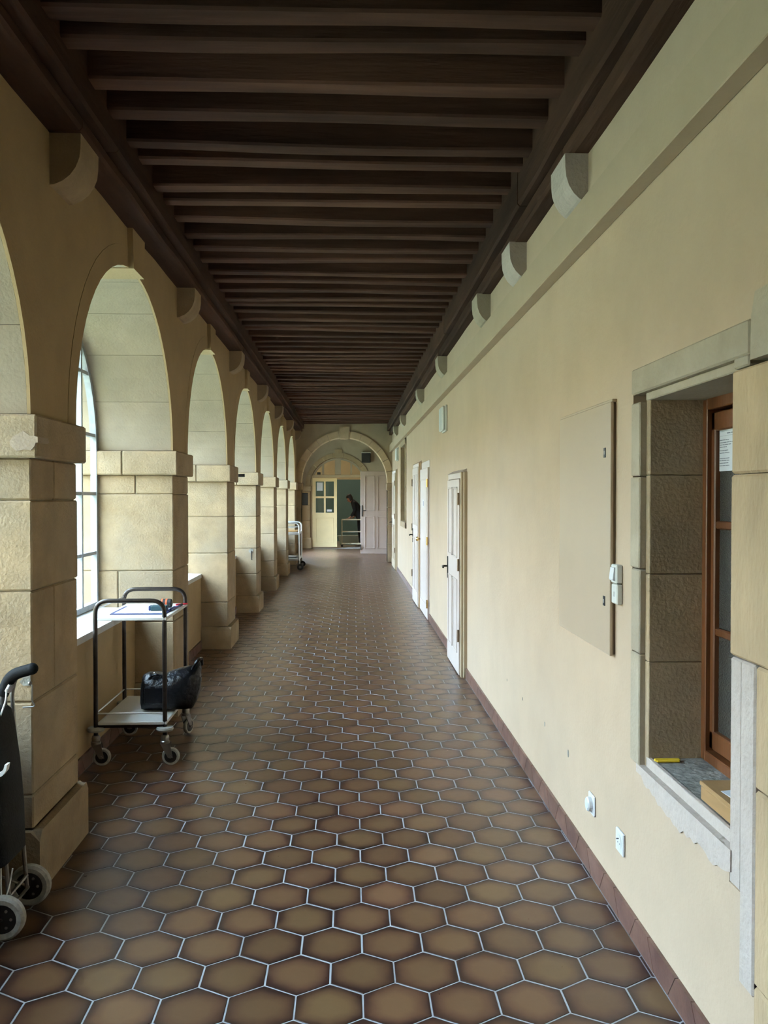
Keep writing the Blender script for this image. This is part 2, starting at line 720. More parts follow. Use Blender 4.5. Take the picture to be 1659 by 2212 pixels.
cand = sorted([t for t in tiles if in_view(*t) and t[1] < 9], key=lambda t: t[1])
solo = set(cand[:300])
full_meshes = [tile_mesh('tile', [(0, 0, hexpts(TW - GAP), rnd.random(), rnd.random())]) for _ in range(24)]
rest = []
for t in tiles:
    cx, cy = t
    full, poly = tile_poly(cx, cy)
    if len(poly) < 3:
        continue
    if t in solo:
        if full:
            me = full_meshes[rnd.randrange(24)]
        else:
            me = tile_mesh('tile', [(0, 0, poly, rnd.random(), rnd.random())])
        o = bpy.data.objects.new('tile', me)
        COL.objects.link(o)
        o.parent = floor
        o.location = (cx * S, cy * S, rnd.uniform(-.0006, .0006))
        o.rotation_euler = (rnd.uniform(-.003, .003), rnd.uniform(-.003, .003), 0)
    else:
        rest.append((cx, cy, poly, rnd.random(), rnd.random()))
o = bpy.data.objects.new('far_tiles', tile_mesh('far_tiles', rest))
COL.objects.link(o)
o.parent = floor
o['kind'] = 'stuff'

# ------------------------------------------------------------------ left wall: arcade of piers and arches
m = MB()


def ell(c, a, b, t, z=ZS):
    return (c - a * math.cos(t), z + b * math.sin(t))


bays = []
for k in KS[2:-1]:
    y0, y1 = F(k) - .035, Nn(k + 1) + .035
    bays.append((k, (y0 + y1) / 2, (y1 - y0) / 2))
NA = 28
edges = [Y0]
for k, c, a in bays:
    A, B = a + RING, RISE + RING
    pts = [ell(c, A, B, math.pi * i / NA) for i in range(NA + 1)]
    for i in range(NA):
        p, q = pts[i], pts[i + 1]
        if q[0] < Y0:
            continue
        m.prism([p, q, (q[0], ZT), (p[0], ZT)], 'x', XO, XL)
        t0, t1 = math.pi * i / NA, math.pi * (i + 1) / NA
        m.prism([ell(c, a, RISE, t0), ell(c, a, RISE, t1), ell(c, A - .001, B - .001, t1), ell(c, A - .001, B - .001, t0)], 'x', XL - .0115, XL + .002)
spans = [(bays[i][1] + bays[i][2] + RING, bays[i + 1][1] - bays[i + 1][2] - RING) for i in range(len(bays) - 1)]
spans.append((bays[-1][1] + bays[-1][2] + RING, Y1 + .2))
for a, b in spans:
    m.box(XO, XL, a, b, ZS, ZT)
m.box(XO, XL, Y0, Nn(-1) + .04, 0, ZT)  # unseen solid stretch: rear bays closed to darken the near end
m.box(XO, XL, Nn(-1), bays[0][1] - bays[0][2] - RING, ZS, ZT)
wall_left = m.build('wall_left', 'plaster_left')
tag(wall_left, 'ochre plastered arcade wall of stone piers and round arches beside the windows', 'wall', kind='structure')

NV = 9
for k, c, a in bays:
    for j in range(NV):
        t0, t1 = math.pi * j / NV, math.pi * (j + 1) / NV
        g = .0012
        key = (j == NV // 2)
        if key:
            zi, zo = ZS + RISE - .012, 2.955
            hw0, hw1 = .115, .135
            m = MB().prism([(c - hw0, zi), (c + hw0, zi), (c + hw1, zo), (c - hw1, zo)], 'x', XW + .02, XL + .03)
            m.build('keystone', 'plaster_left', wall_left)
        seg = 4
        inn = [ell(c, a, RISE, t0 + g + (t1 - t0 - 2 * g) * i / seg) for i in range(seg + 1)]
        outp = [ell(c, a + RING - .002, RISE + RING - .002, t0 + g + (t1 - t0 - 2 * g) * i / seg) for i in range(seg + 1)]
        MB().prism(inn + outp[::-1], 'x', XO - .003, XL - .012).build('voussoir', 'stone_soft', wall_left)

PCOURSE = {
    0: [.235, .366, .72, 1.142, 1.485, 1.645],
    1: [.225, .645, .995, 1.516, 1.645],
    2: [.215, .457, .94, 1.30, 1.645],
    3: [.215, .50, .83, 1.24, 1.645],
    4: [.215, .47, .90, 1.33, 1.645],
}
SPLITY = {(0, 4): .47, (0, 2): .45}
SPLITX = {(1, 2): -1.71, (1, 3): -1.45, (1, 1): -1.57, (2, 3): -1.60}
for k in KS:
    n_, f_ = Nn(k) + .035, F(k) - .035
    if k < -1:
        continue
    if k == 6:
        f_ = Y1 + .05
    core = MB().box(XO + .01, XL - .008, n_ + .008, f_ - .008, 0, ZS + .01)
    pier = core.build('pier', 'mortar', wall_left)
    cs = PCOURSE.get(k) or PCOURSE[2 + (k % 3)]
    # plinth
    zt = cs[0]
    MB().prism([(n_ - .03, 0), (f_ + .03, 0), (f_ + .03, zt - .035), (f_ + .005, zt), (n_ - .005, zt), (n_ - .03, zt - .035)],
               'x', XP + .0, XL + .035).build('plinth', 'stone', pier)
    MB().prism([(XL + .035, zt - .035), (XL, zt), (XL - .1, zt), (XL - .1, zt - .035)], 'y', n_ - .03, f_ + .03).build('plinth_cap', 'stone', pier)
    for j in range(len(cs) - 1):
        z0, z1 = cs[j] + .002, cs[j + 1] - .002
        xs = SPLITX.get((k, j), rnd.choice([-1.52, -1.63, -1.70, -1.58]))
        d = rnd.uniform(0, .004)
        ys = SPLITY.get((k, j))
        if ys is None and (k, j) not in SPLITX and k > 2 and rnd.random() < .2:
            ys = rnd.uniform(.4, .6)
        if ys:
            ym = n_ + (f_ - n_) * ys
            bx('stone', 'stone', (xs + .003, XL + d, n_ - d, ym - .003, z0, z1), pier, .006)
            bx('stone', 'stone', (xs + .003, XL + .001, ym + .003, f_ + d, z0, z1), pier, .006)
        else:
            bx('stone', 'stone', (xs + .003, XL + d, n_ - d, f_ + d, z0, z1), pier, .006)
        bx('stone', 'stone', (XO - .002, xs - .003, n_ - .002, f_ + .002, z0, z1), pier, .006)
    # impost block: two stones
    ym = rnd.uniform(-1.40, -1.55)
    bx('impost', 'stone', (ym + .002, XL + .035, n_ - .035, f_ + .035, 1.645, ZS - .004), pier, .007)
    bx('impost', 'stone', (XO - .035, ym - .002, n_ - .035, f_ + .035, 1.645, ZS - .004), pier, .007)

# parapets, sills, skirting tiles
for k, c, a in bays:
    y0, y1 = c - a, c + a
    p = MB().box(XO, XP, y0 - .03, y1 + .03, 0, .725).build('parapet', 'plaster_left', wall_left)
    MB().prism([(XP + .006, .70), (XP + .006, .738), (XW - .03, .752), (XO - .05, .735), (XO - .05, .70)], 'y', y0, y1).build('window_sill', 'sill_stone', wall_left)

# corbels under the beams


def corbel_profile(x0, d, z0, h, sign):
    pts = [(x0, z0), (x0 + sign * d, z0), (x0 + sign * d * .99, z0 - h * .28)]
    for i in range(1, 7):
        t = i / 6 * math.pi / 2
        pts.append((x0 + sign * d * (.99 * math.cos(t)), z0 - h * .28 - h * .72 * math.sin(t)))
    return pts


ZBL, ZBR = 2.955, 2.885          # underside of the wall beams
for k in KS:
    if k < -1:
        continue
    yc = (Nn(k) + F(k)) / 2 + (.08 if k == 0 else .02)
    MB().prism(corbel_profile(XL - .02, .145, ZBL, .21, 1), 'y', yc - .12, yc + .12).build('corbel', 'stone', wall_left)
# plaster smear with the pale strip on the nearest pier, and rough patches
pier0_n = Nn(0)
sm = MB()
blob = [(-1.262 + .05 - .05 * math.cos(i * .5236) * (1 + .12 * math.sin(i * 4.1)), 1.703 + .034 * math.sin(i * .5236) * (1 + .2 * math.sin(i * 2.7))) for i in range(12)]
sm.prism(blob, 'y', pier0_n - .004, pier0_n + .01)
sm.prism([(pier0_n - .005, 1.70), (pier0_n + .10, 1.701), (pier0_n + .118, 1.708), (pier0_n + .10, 1.722), (pier0_n - .005, 1.722)], 'x', XL + .03, XL + .042)
sm.build('plaster_smear', 'smear', wall_left)

# ------------------------------------------------------------------ steel windows in the arches


def window_outline(c, a, g):
    """arched outline inset by g: (y, z)"""
    pts = [(c - a + g, .752 + g)]
    for i in range(33):
        t = math.pi * i / 32
        y, z = ell(c, a - g, RISE - g, t)
        pts.append((y, z))
    pts.append((c + a - g, .752 + g))
    return pts


def zmax(c, a, g, y):
    u = (y - c) / (a - g)
    return ZS + (RISE - g) * math.sqrt(max(0, 1 - u * u))


ZROWS = [.752, 1.12, 1.518, 1.906, 2.30, 2.62]
widx = 1
for k, c, a in bays:
    m = MB()
    o_, i_ = window_outline(c, a, .002), window_outline(c, a, .038)
    n = len(o_)
    for i in range(n):
        j = (i + 1) % n
        m.prism([o_[i], o_[j], i_[j], i_[i]], 'x', XW - .02, XW + .02)
    ycols = [c + a - .335 - .33 * i for i in range(6) if c + a - .335 - .33 * i > c - a + .06]
    for y in ycols:
        m.box(XW - .018, XW + .018, y - .014, y + .014, .77, zmax(c, a, .03, y))
    for z in ZROWS[1:]:
        u = 1 - ((z - ZS) / (RISE - .03)) ** 2 if z > ZS else 1
        if u <= 0:
            continue
        h = (a - .03) * math.sqrt(u)
        m.box(XW - .015, XW + .015, c - h, c + h, z - .011, z + .011)
    w = m.build('window_%d' % widx, 'steel_window')
    w['kind'] = 'structure'
    tag(w, 'arched steel window with glazing bars in the arcade bay %s' % (
        'behind the black trolley' if k == 0 else 'past the black trolley, number %d along' % k if k > 0 else
        'before the shopping trolley' if k == -1 else 'behind the viewer, number %d back' % -k), 'window')
    widx += 1
    if k == 0:
        ys = sorted([c - a + .02] + ycols + [c + a - .02])
        zs = ZROWS + [ZS + RISE]
        for i in range(len(ys) - 1):
            for j in range(len(zs) - 1):
                ya, yb, za, zb = ys[i], ys[i + 1], zs[j], zs[j + 1]
                poly = [(ya, za), (yb, za)]
                tops = []
                for q in range(7):
                    y = yb + (ya - yb) * q / 6
                    tops.append((y, max(za, min(zb, zmax(c, a, .01, y)))))
                if max(t[1] for t in tops) <= za + .01:
                    continue
                MB().prism(poly + tops, 'x', XW - .003, XW + .003).build('pane', 'glass', w)
    else:
        MB().prism(window_outline(c, a, .015), 'x', XW - .003, XW + .003).build('glazing', 'glass', w)

# ------------------------------------------------------------------ right wall
NI = (1.50 + DR, 2.14 + DR, 2.89 + DR)      # quoin start, opening near jamb, surround far edge
N2 = (14.4 + DR, 15.85 + DR)                # far niche
m = MB()
XB = 1.32
m.box(XR, XB, Y0, NI[0], 0, ZT)
m.box(XR, XB, NI[0], 2.02 + DR, 1.985, ZT)
m.box(XR, XB, 2.02 + DR, NI[2], 1.926, ZT)
m.box(XR, XB, NI[1], NI[2], 0, .60)
m.box(XR, XB, NI[2], N2[0], 0, ZT)
m.box(XR, XB, N2[0], N2[1], 0, .95)
m.box(XR, XB, N2[0], N2[1], 2.50, ZT)
m.box(XR, XB, N2[1], Y1 + .3, 0, ZT)
m.box(XB - .04, XB, NI[0], NI[2], 0, 2.0)
m.box(XB - .1, XB, N2[0], N2[1], .9, 2.55)
wall_right = m.build('wall_right', 'plaster_right')
tag(wall_right, 'cream plastered corridor wall with doors and a stone framed window', 'wall', kind='structure')

# duct casing running along the wall
m = MB()
m.cbox(.905, XR, Y0, 19.2, 2.50, 2.66, .003)
duct = m.build('trim_1', 'plaster_sage')
tag(duct, 'long boxed casing painted pale sage running along the top of the cream wall', 'casing', kind='structure')

for y in (3.45, 4.64, 5.82, 8.4, 10.97, 14.5, 16.8):
    y += DR
    MB().prism(corbel_profile(XR + .02, .115, ZBR, .20, -1), 'y', y, y + .24).build('corbel', 'plaster_white' if y < 5 else 'stone_pale', wall_right)

# --- stone framed window near the camera
jy = (2.807 + DR, 2.89 + DR)
yin = 2.775 + DR
zj = [.60, .975, 1.258, 1.566, 1.815]
for i in range(len(zj) - 1):
    d = rnd.uniform(0, .003)
    bx('jamb_stone', 'stone_pale', (XR - .004 - d, 1.16, jy[0], jy[1] + rnd.uniform(-.004, .006), zj[i] + .002, zj[i + 1] - .002), wall_right, .004)
zj2 = [.60, .955, 1.245, 1.57, 1.84]
for i in range(len(zj2) - 1):
    bx('reveal_stone', 'stone', (XR + .017, 1.2, yin, jy[0] + .004, zj2[i] + .0008, zj2[i + 1] - .0008), wall_right, .0025)
# lintel, with its rebate
bx('lintel', 'stone_pale', (XR - .006, 1.2, 2.045 + DR, jy[1] + .004, 1.842, 1.928), wall_right, .005)
bx('lintel_rebate', 'stone_pale', (XR + .014, 1.2, 2.12 + DR, jy[0], 1.815, 1.842), wall_right, .003)
bx('lintel_ear', 'stone_pale', (XR - .006, 1.2, 2.045 + DR, 2.125 + DR, 1.816, 1.843), wall_right, .004)
MB().prism([(2.034 + DR, 1.826), (2.030 + DR, 1.93), (2.012 + DR, 1.985), (1.5 + DR, 2.0), (1.5 + DR, 1.826)], 'x', XR - .008, 1.2).build('corner_stone', 'stone_pale', wall_right)
# stones to the near side of the opening
bx('quoin', 'quoin_stone', (XR - .003, 1.2, 1.5 + DR, 2.14 + DR, 1.556, 1.814), wall_right, .006)
bx('quoin', 'quoin_stone', (XR - .004, 1.2, 1.5 + DR, 2.14 + DR, 1.10, 1.554), wall_right, .006)
bx('quoin', 'plaster_white', (XR - .001, 1.2, 2.078 + DR, 2.14 + DR, .52, 1.095), wall_right, .005)
bx('quoin', 'plaster_white', (XR - .005, 1.2, 2.004 + DR, 2.075 + DR, .30, 1.098), wall_right, .005)
m = MB()
m.box(XR, 1.2, 2.004 + DR, 2.14 + DR, 0, .52)
m.build('plaster_infill', 'plaster_right', wall_right)
for z0, z1 in ((0, .333), (.336, .803), (.806, 1.098)):
    bx('quoin', 'quoin_stone', (XR - .004, 1.2, 1.5 + DR, 2.001 + DR, z0, z1), wall_right, .006)
# sill with its rebate and the ragged white plaster below
bx('window_ledge', 'stone_grey', (XR + .017, 1.2, 2.14 + DR, 2.80 + DR, .56, .636), wall_right, .004)
bx('ledge_edge', 'plaster_white', (XR + .0155, XR + .03, 2.14 + DR, 2.79 + DR, .605, .639), wall_right, .002)
m = MB()
top, bot = [], []
for i in range(29):
    y = 2.125 + DR + (2.83 - 2.125) * i / 28
    top.append((y, .606))
    bot.append((y, .585 - .05 * math.sin(math.pi * min(1, i / 27)) - rnd.uniform(0, .016) - (.025 if i < 6 else 0)))
m.prism(top + bot[::-1], 'x', XR - .005, XR + .03)
m.build('plaster_patch', 'plaster_white', wall_right)
# wooden casement at the back of the recess
XC = 1.158
wy = (2.14 + DR, 2.786 + DR)
wz = (.636, 1.815)
wn_ = MB()
fr = .040
wn_.cbox(XC, XC + .06, wy[1] - fr, wy[1] + .03, wz[0], wz[1], .003)
wn_.cbox(XC, XC + .06, wy[0] - .1, wy[0] + fr - .1, wz[0], wz[1], .003)
wn_.cbox(XC, XC + .06, wy[0] - .08, wy[1] - fr, wz[0], wz[0] + .035, .003)
wn_.cbox(XC, XC + .06, wy[0] - .08, wy[1] - fr, wz[1] - .035, wz[1] + .02, .003)
win = wn_.build('window_%d' % widx, 'wood_orange')
widx += 1
tag(win, 'varnished wooden casement with frosted panes set deep in the stone frame', 'window', kind='structure')
ys0, ys1 = wy[0] - .06, wy[1] - fr - .006
zs0, zs1 = wz[0] + .045, wz[1] - .045
sh = MB()
sw = .028
sh.cbox(XC + .012, XC + .05, ys1 - sw, ys1, zs0, zs1, .004)
sh.cbox(XC + .012, XC + .05, ys0, ys0 + sw, zs0, zs1, .004)
sh.cbox(XC + .012, XC + .05, ys0, ys1, zs0, zs0 + .06, .004)
sh.cbox(XC + .012, XC + .05, ys0, ys1, zs1 - .06, zs1, .004)
for z in (1.065, 1.408):
    sh.cbox(XC + .016, XC + .05, ys0 + sw, ys1 - sw, z - .013, z + .013, .004)
sash = sh.build('sash', 'wood_orange', win)
zz = [zs0 + .06, 1.052, 1.078, 1.395, 1.421, zs1 - .06]
for i in (0, 2, 4):
    MB().box(XC + .03, XC + .034, ys0 + sw - .004, ys1 - sw + .004, zz[i] - .004, zz[i + 1] + .004).build('pane', 'glass_frosted', sash)

# far niche
w = MB()
for (a, b, c_, d_) in ((N2[0], N2[0] + .12, .95, 2.5), (N2[1] - .12, N2[1], .95, 2.5), (N2[0], N2[1], .95, 1.05), (N2[0], N2[1], 2.40, 2.5)):
    w.cbox(XR - .02, XR + .12, a, b, c_, d_, .006)
nw = w.build('window_%d' % widx, 'stone')
widx += 1
tag(nw, 'tall stone framed window recess in the cream wall beyond the doors', 'window', kind='structure')
w = MB()
w.cbox(XR + .14, XR + .2, N2[0] + .1, N2[1] - .1, 1.05, 2.4, .004)
w.build('shutter_board', 'panel_edge', nw)

# ceramic skirting: trapezoid half tiles, alternately upright and inverted


def skirting(parent_name, label, x0, x1, spans_, long_, short_, h=.086):
    b_ = MB()
    for a, b in spans_:
        b_.box(x0 + .003, x0 + .011, a, b, 0, h - .004)
    base = b_.build(parent_name, 'grout')
    tag(base, label, 'skirting', kind='structure')
    for a, b in spans_:
        y = a
        flip = False
        while y < b - .01:
            w0, w1 = (long_, short_) if not flip else (short_, long_)
            mid = (long_ + short_) / 2
            d = (long_ - short_) / 4
            bl, br = (y - (d if not flip else -d), y + mid + (d if not flip else -d))
            tl, tr = (y + (d if not flip else -d), y + mid - (d if not flip else -d))
            g = .0022
            cl = lambda v: max(a, min(b, v))
            pl = [(cl(bl + g), .001), (cl(br - g), .001), (cl(tr - g), h), (cl(tl + g), h)]
            if cl(br) - cl(bl) > .01 and cl(tr) - cl(tl) > .004:
                MB().prism(pl, 'x', x0, x1).build('skirting_tile', 'baseboard_tile', base)
            y += mid
            flip = not flip
    return base


DOORS = [(6.98 + DR, 7.90 + DR), (10.2 + DR, 11.3 + DR), (11.3 + DR, 12.36 + DR), (17.1 + DR, 18.4 + DR)]
sp = []
ycur = Y0 + 4.0
for a, b in DOORS:
    if a - ycur > .05:
        sp.append((ycur, a))
    ycur = b
sp.append((ycur, Y1))
skirting('baseboard_right', 'skirting of reddish brown cut tiles along the foot of the cream wall', .953, .968, sp, 2 * TS, TS)
sp = [(c - a, c + a) for k, c, a in bays if k >= -1]
skirting('baseboard_left', 'dark brown tile skirting at the foot of the window parapets', XP - .004, XP + .012, sp, 2 * TS, TS)

# small filled screw holes in the cream wall
for (px, py, r) in ((1096, 1470, .006), (1130, 1511, .007), (1178, 1566, .009), (1229, 1630, .013)):
    y = 1830 * XR / (px - 755)
    z = 1.5 - (py - 1072) * y / 1830
    out = [(y + DR + r * .8 * (1 + .4 * math.sin(5 * t)) * math.cos(t), z + r * 1.3 * math.sin(t)) for t in [2 * math.pi * i / 10 for i in range(10)]]
    MB().prism(out, 'x', XR - .0015, XR + .002).build('filled_hole', 'stone_grey', wall_right)

# ------------------------------------------------------------------ ceiling: joists, boards, wall beams
ceil = MB()
yb = Y0
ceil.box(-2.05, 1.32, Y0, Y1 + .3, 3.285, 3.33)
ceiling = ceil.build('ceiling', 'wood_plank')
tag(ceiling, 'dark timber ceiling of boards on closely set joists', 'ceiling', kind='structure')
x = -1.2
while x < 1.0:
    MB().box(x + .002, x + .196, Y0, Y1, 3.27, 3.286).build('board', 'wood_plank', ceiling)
    x += .2
JY = [2.45, 2.82, 3.005, 3.31, 3.58, 3.905, 4.12, 4.42, 4.68, 4.97]
while JY[-1] < 18.9:
    JY.append(JY[-1] + rnd.uniform(.25, .315))
y = 2.45
pre = []
while y > Y0:
    y -= .29
    pre.append(y)
for y in sorted(pre) + JY:
    y += .055
    w_ = rnd.uniform(.092, .112)
    zb = 3.13 + rnd.uniform(-.008, .008)
    n = 10
    rings = []
    skew = rnd.uniform(-.018, .018)
    ph, am = rnd.uniform(0, 6), rnd.uniform(.003, .010)
    for i in range(n + 1):
        t = i / n
        x = -1.08 + (.95 + 1.08) * t
        yy = y + skew * (t - .5) + am * math.sin(ph + 5 * t)
        z = zb + am * .9 * math.sin(ph * 2 + 4 * t)
        ww = w_ * (1 + .06 * math.sin(ph + 9 * t))
        rings.append([(x, yy + .008, z), (x, yy + ww - .008, z), (x, yy + ww, z + .01), (x, yy + ww, 3.272), (x, yy, 3.272), (x, yy, z + .01)])
    MB().loft(rings).build('joist', 'wood_joist', ceiling)


def beam(name, x0, x1, y0, y1, z0, z1, cut=.05):
    n = max(4, int((y1 - y0) / .35))
    rings = []
    for i in range(n + 1):
        y = y0 + (y1 - y0) * i / n
        a, b, e = rnd.uniform(-.004, .004), rnd.uniform(-.004, .004), .012
        s = -1 if x1 < 0 else 1
        xi = (x1 if x1 < 0 else x0)
        xo = (x0 if x1 < 0 else x1)
        q = -s
        xi2 = xi + a
        rings.append([(xo, y, z0 + b), (xi2 - q * e, y, z0 + b), (xi2, y, z0 + e + b), (xi2, y, z1 - e), (xi2 - q * e * .5, y, z1), (xo, y, z1)])
    MB().loft(rings).build(name, 'wood_dark', ceiling)


def run(x0, x1, z0, z1, cuts):
    for a, b in zip(cuts[:-1], cuts[1:]):
        beam('wall_beam', x0, x1, a + .002, b - .002, z0, z1)


run(XL - .05, -1.062, ZBL, 3.012, [Y0, .9, 3.45, 6.05, 8.6, 11.2, 13.75, 16.4, Y1])
run(XL - .05, -1.020, 3.022, 3.30, [Y0, 1.8, 3.82, 6.30, 9.5, 13.0, 16.0, Y1])
run(.895, XR + .05, ZBR, 2.965, [Y0, 1.0, 3.55, 4.72, 5.9, 8.5, 11.05, 14.6, 16.9, Y1])
run(.855, XR + .05, 2.972, 3.30, [Y0, 1.6, 4.3, 7.7, 10.6, 14.0, Y1])

# ------------------------------------------------------------------ doors on the right wall


def panel_door(name, label, y0, y1, h, xf, frame_mat, leaf_mat, handle_y, handle_z, panels, hinge_side, side_mat='door_frame'):
    """protruding casing on the right wall; the leaf faces -X"""
    m_ = MB()
    d = thing(name, label, 'door', (XR, (y0 + y1) / 2, 0), kind='structure')
    MB().cbox(xf + .012, XR + .01, y0, y0 + .055, 0, h, .004).build('frame_post', side_mat, d)
    MB().cbox(xf + .03, XR + .01, y0 - .03, y0 + .01, 0, h + .004, .006).build('architrave', side_mat, d)
    MB().cbox(xf + .012, XR + .01, y1 - .055, y1, 0, h, .004).build('frame_post', frame_mat, d)
    MB().cbox(xf + .012, XR + .01, y0 + .055, y1 - .055, h - .05, h, .004).build('frame_head', frame_mat, d)
    MB().prism([(xf + .005, h), (XR, h + .03), (XR, h)], 'y', y0, y1).build('frame_cap', frame_mat, d)
    ly0, ly1, lh = y0 + .045, y1 - .045, h - .055
    leaf = MB().cbox(xf, xf + .035, ly0, ly1, .012, lh, .003).build('leaf', leaf_mat, d)
    for (ya, yb_, za, zb) in panels:
        a = ly0 + (ly1 - ly0) * ya
        b = ly0 + (ly1 - ly0) * yb_
        q = MB()
        t = .014
        for (p0, p1, r0_, r1) in ((a, b, za, za + t), (a, b, zb - t, zb), (a, a + t, za, zb), (b - t, b, za, zb)):
            q.cbox(xf - .007, xf + .004, p0, p1, r0_, r1, .003)
        q.build('panel_moulding', leaf_mat, leaf)
    for z in (.2 * h, .5 * h + .08, .87 * h):
        yy = ly0 if hinge_side == 'near' else ly1
        MB().lathe([(.008, -.05), (.008, .05)], (xf - .006, yy, z), 'z', 10).build('hinge', 'brown_hinge', leaf)
    if handle_y:
        hp = MB().cbox(xf - .008, xf + .002, handle_y - .018, handle_y + .018, handle_z - .11, handle_z + .09, .003).build('handle_plate', 'black_iron', leaf)
        q = MB().tube(round_path([(xf, handle_y, handle_z), (xf - .05, handle_y, handle_z), (xf - .055, handle_y - .10, handle_z - .005)], .015), .009, 8)
        q.build('handle', 'black_iron', leaf)
    return d


PAN = [(.12, .46, .98, 1.58), (.54, .88, .98, 1.58), (.12, .46, .18, .80), (.54, .88, .18, .80)]
panel_door('door_1', 'low white panelled door with black lever handle in a protruding frame', 6.98 + DR, 7.90 + DR, 1.70, .905,
           'door_white', 'door_white', 7.80 + DR, .86, PAN, 'near')
PAN2 = [(.12, .46, 1.1, 1.80), (.54, .88, 1.1, 1.80), (.12, .46, .2, .92), (.54, .88, .2, .92)]
panel_door('door_2', 'tall white panelled door with peach side casing, beside the brass knob door', 11.33 + DR, 12.36 + DR, 1.95, .912,
           'door_white', 'door_white', 12.2 + DR, .95, PAN2, 'far', 'door_peach')
# flush cupboard door
d = thing('door_3', 'narrow white flush door with brass knob and small blue notice', 'door', (XR, 10.75 + DR, 0), kind='structure')
y0, y1 = 10.2 + DR, 11.25 + DR
MB().cbox(XR - .006, XR + .03, y0 - .02, y1 + .04, 0, 1.94, .003).build('frame', 'door_white', d)
lf = MB().cbox(XR - .03, XR, y0, y1, .01, 1.85, .004).build('leaf', 'door_white', d)
q = MB()
for (p0, p1, r0_, r1) in ((y0 + .1, y1 - .1, .16, .174), (y0 + .1, y1 - .1, 1.70, 1.714), (y0 + .1, y0 + .114, .16, 1.714), (y1 - .114, y1 - .1, .16, 1.714)):
    q.cbox(XR - .035, XR - .026, p0, p1, r0_, r1, .002)
q.build('panel_moulding', 'door_white', lf)
for z in (.2, .96, 1.66):
    MB().lathe([(.01, -.05), (.01, .05)], (XR - .034, y0, z), 'z', 10).build('hinge', 'brass', lf)
MB().lathe([(.012, 0), (.010, -.02), (.026, -.03), (.030, -.045), (.022, -.06), (.002, -.064)], (XR - .03, y1 - .08, .94), 'x', 14).build('knob', 'brass', lf)
MB().box(XR - .032, XR - .029, y0 + .5, y0 + .62, 1.36, 1.46).build('notice', 'paper', lf)
MB().box(XR - .033, XR - .0315, y0 + .515, y0 + .56, 1.38, 1.44).build('notice_print', 'navy', lf)
panel_door('door_4', 'white door in a protruding frame at the far end beside the end arch', 17.1 + DR, 18.4 + DR, 2.03, .915,
           'door_white', 'door_frame', 18.2 + DR, .95, PAN2, 'near')

# ------------------------------------------------------------------ end wall with the large arch
m = MB()
ECX, EA, EB, EZ = -.115, .975, 1.03, 1.80
ER = .145
pts = [(ECX - (EA + ER) * math.cos(math.pi * i / 40), EZ + (EB + ER) * math.sin(math.pi * i / 40)) for i in range(41)]
for p, q in zip(pts[:-1], pts[1:]):
    m.prism([p, q, (q[0], 3.4), (p[0], 3.4)], 'y', Y1, Y1 + .4)
m.box(-2.05, ECX - EA - ER, Y1, Y1 + .4, 0, 3.4)
m.box(ECX + EA + ER, 1.32, Y1, Y1 + .4, 0, 3.4)
m.box(ECX - EA - ER - .01, ECX - EA, Y1 + .002, Y1 + .4, 0, EZ)
m.box(ECX + EA, ECX + EA + ER + .01, Y1 + .002, Y1 + .4, 0, EZ)
wall_end = m.build('wall_end', 'plaster_end')
tag(wall_end, 'end wall of the corridor pierced by a wide stone arch', 'wall', kind='structure')
NVE = 13
for j in range(NVE):
    t0, t1 = math.pi * j / NVE + .004, math.pi * (j + 1) / NVE - .004
    inn = [(ECX - EA * math.cos(t0 + (t1 - t0) * i / 3), EZ + EB * math.sin(t0 + (t1 - t0) * i / 3)) for i in range(4)]
    ou = [(ECX - (EA + ER) * math.cos(t0 + (t1 - t0) * i / 3), EZ + (EB + ER) * math.sin(t0 + (t1 - t0) * i / 3)) for i in range(4)]
    MB().prism(inn + ou[::-1], 'y', Y1 - .03, Y1 + .41).build('voussoir', 'arch_stone', wall_end)
MB().prism([(ECX - .09, EZ + EB - .03), (ECX + .09, EZ + EB - .03), (ECX + .12, EZ + EB + .24), (ECX - .12, EZ + EB + .24)], 'y', Y1 - .055, Y1 + .2).build('keystone', 'arch_stone', wall_end)
for s in (-1, 1):
    xa = ECX + s * EA
    MB().cbox(min(xa - s * .02, xa + s * .13), max(xa - s * .02, xa + s * .13), Y1 - .05, Y1 + .42, EZ - .16, EZ, .01).build('impost', 'stone', wall_end)
    zc = [0, .42, .86, 1.25, 1.64]
    for i in range(4):
        bx('jamb_stone', 'stone', (min(xa, xa + s * .12), max(xa, xa + s * .12), Y1 - .022, Y1 + .41, zc[i] + .003, zc[i + 1] - .003), wall_end, .006)

# vestibule beyond the arch
YV = 24.3
m = MB()
m.box(-1.65, -1.5, Y1 + .4, 20.7, 0, 3.4)
m.box(-1.65, -1.5, 23.0, YV, 0, 3.4)
m.box(-1.65, -1.5, 20.7, 23.0, 0, .5)
m.box(-1.65, -1.5, 20.7, 23.0, 2.4, 3.4)
wv = m.build('wall_vestibule_left', 'plaster_grey')
tag(wv, 'grey plastered vestibule wall with a window opening beyond the end arch', 'wall', kind='structure')
m = MB().box(1.08, 1.3, Y1 + .4, YV, 0, 3.4)
tag(m.build('wall_vestibule_right', 'plaster_grey'), 'plain grey vestibule wall behind the open white door leaf', 'wall', kind='structure')
m = MB().box(-1.65, 1.3, Y1 + .4, YV + .3, 3.3, 3.4)
tag(m.build('ceiling_vestibule', 'plaster_grey'), 'plain grey vestibule ceiling beyond the end arch', 'ceiling', kind='structure')

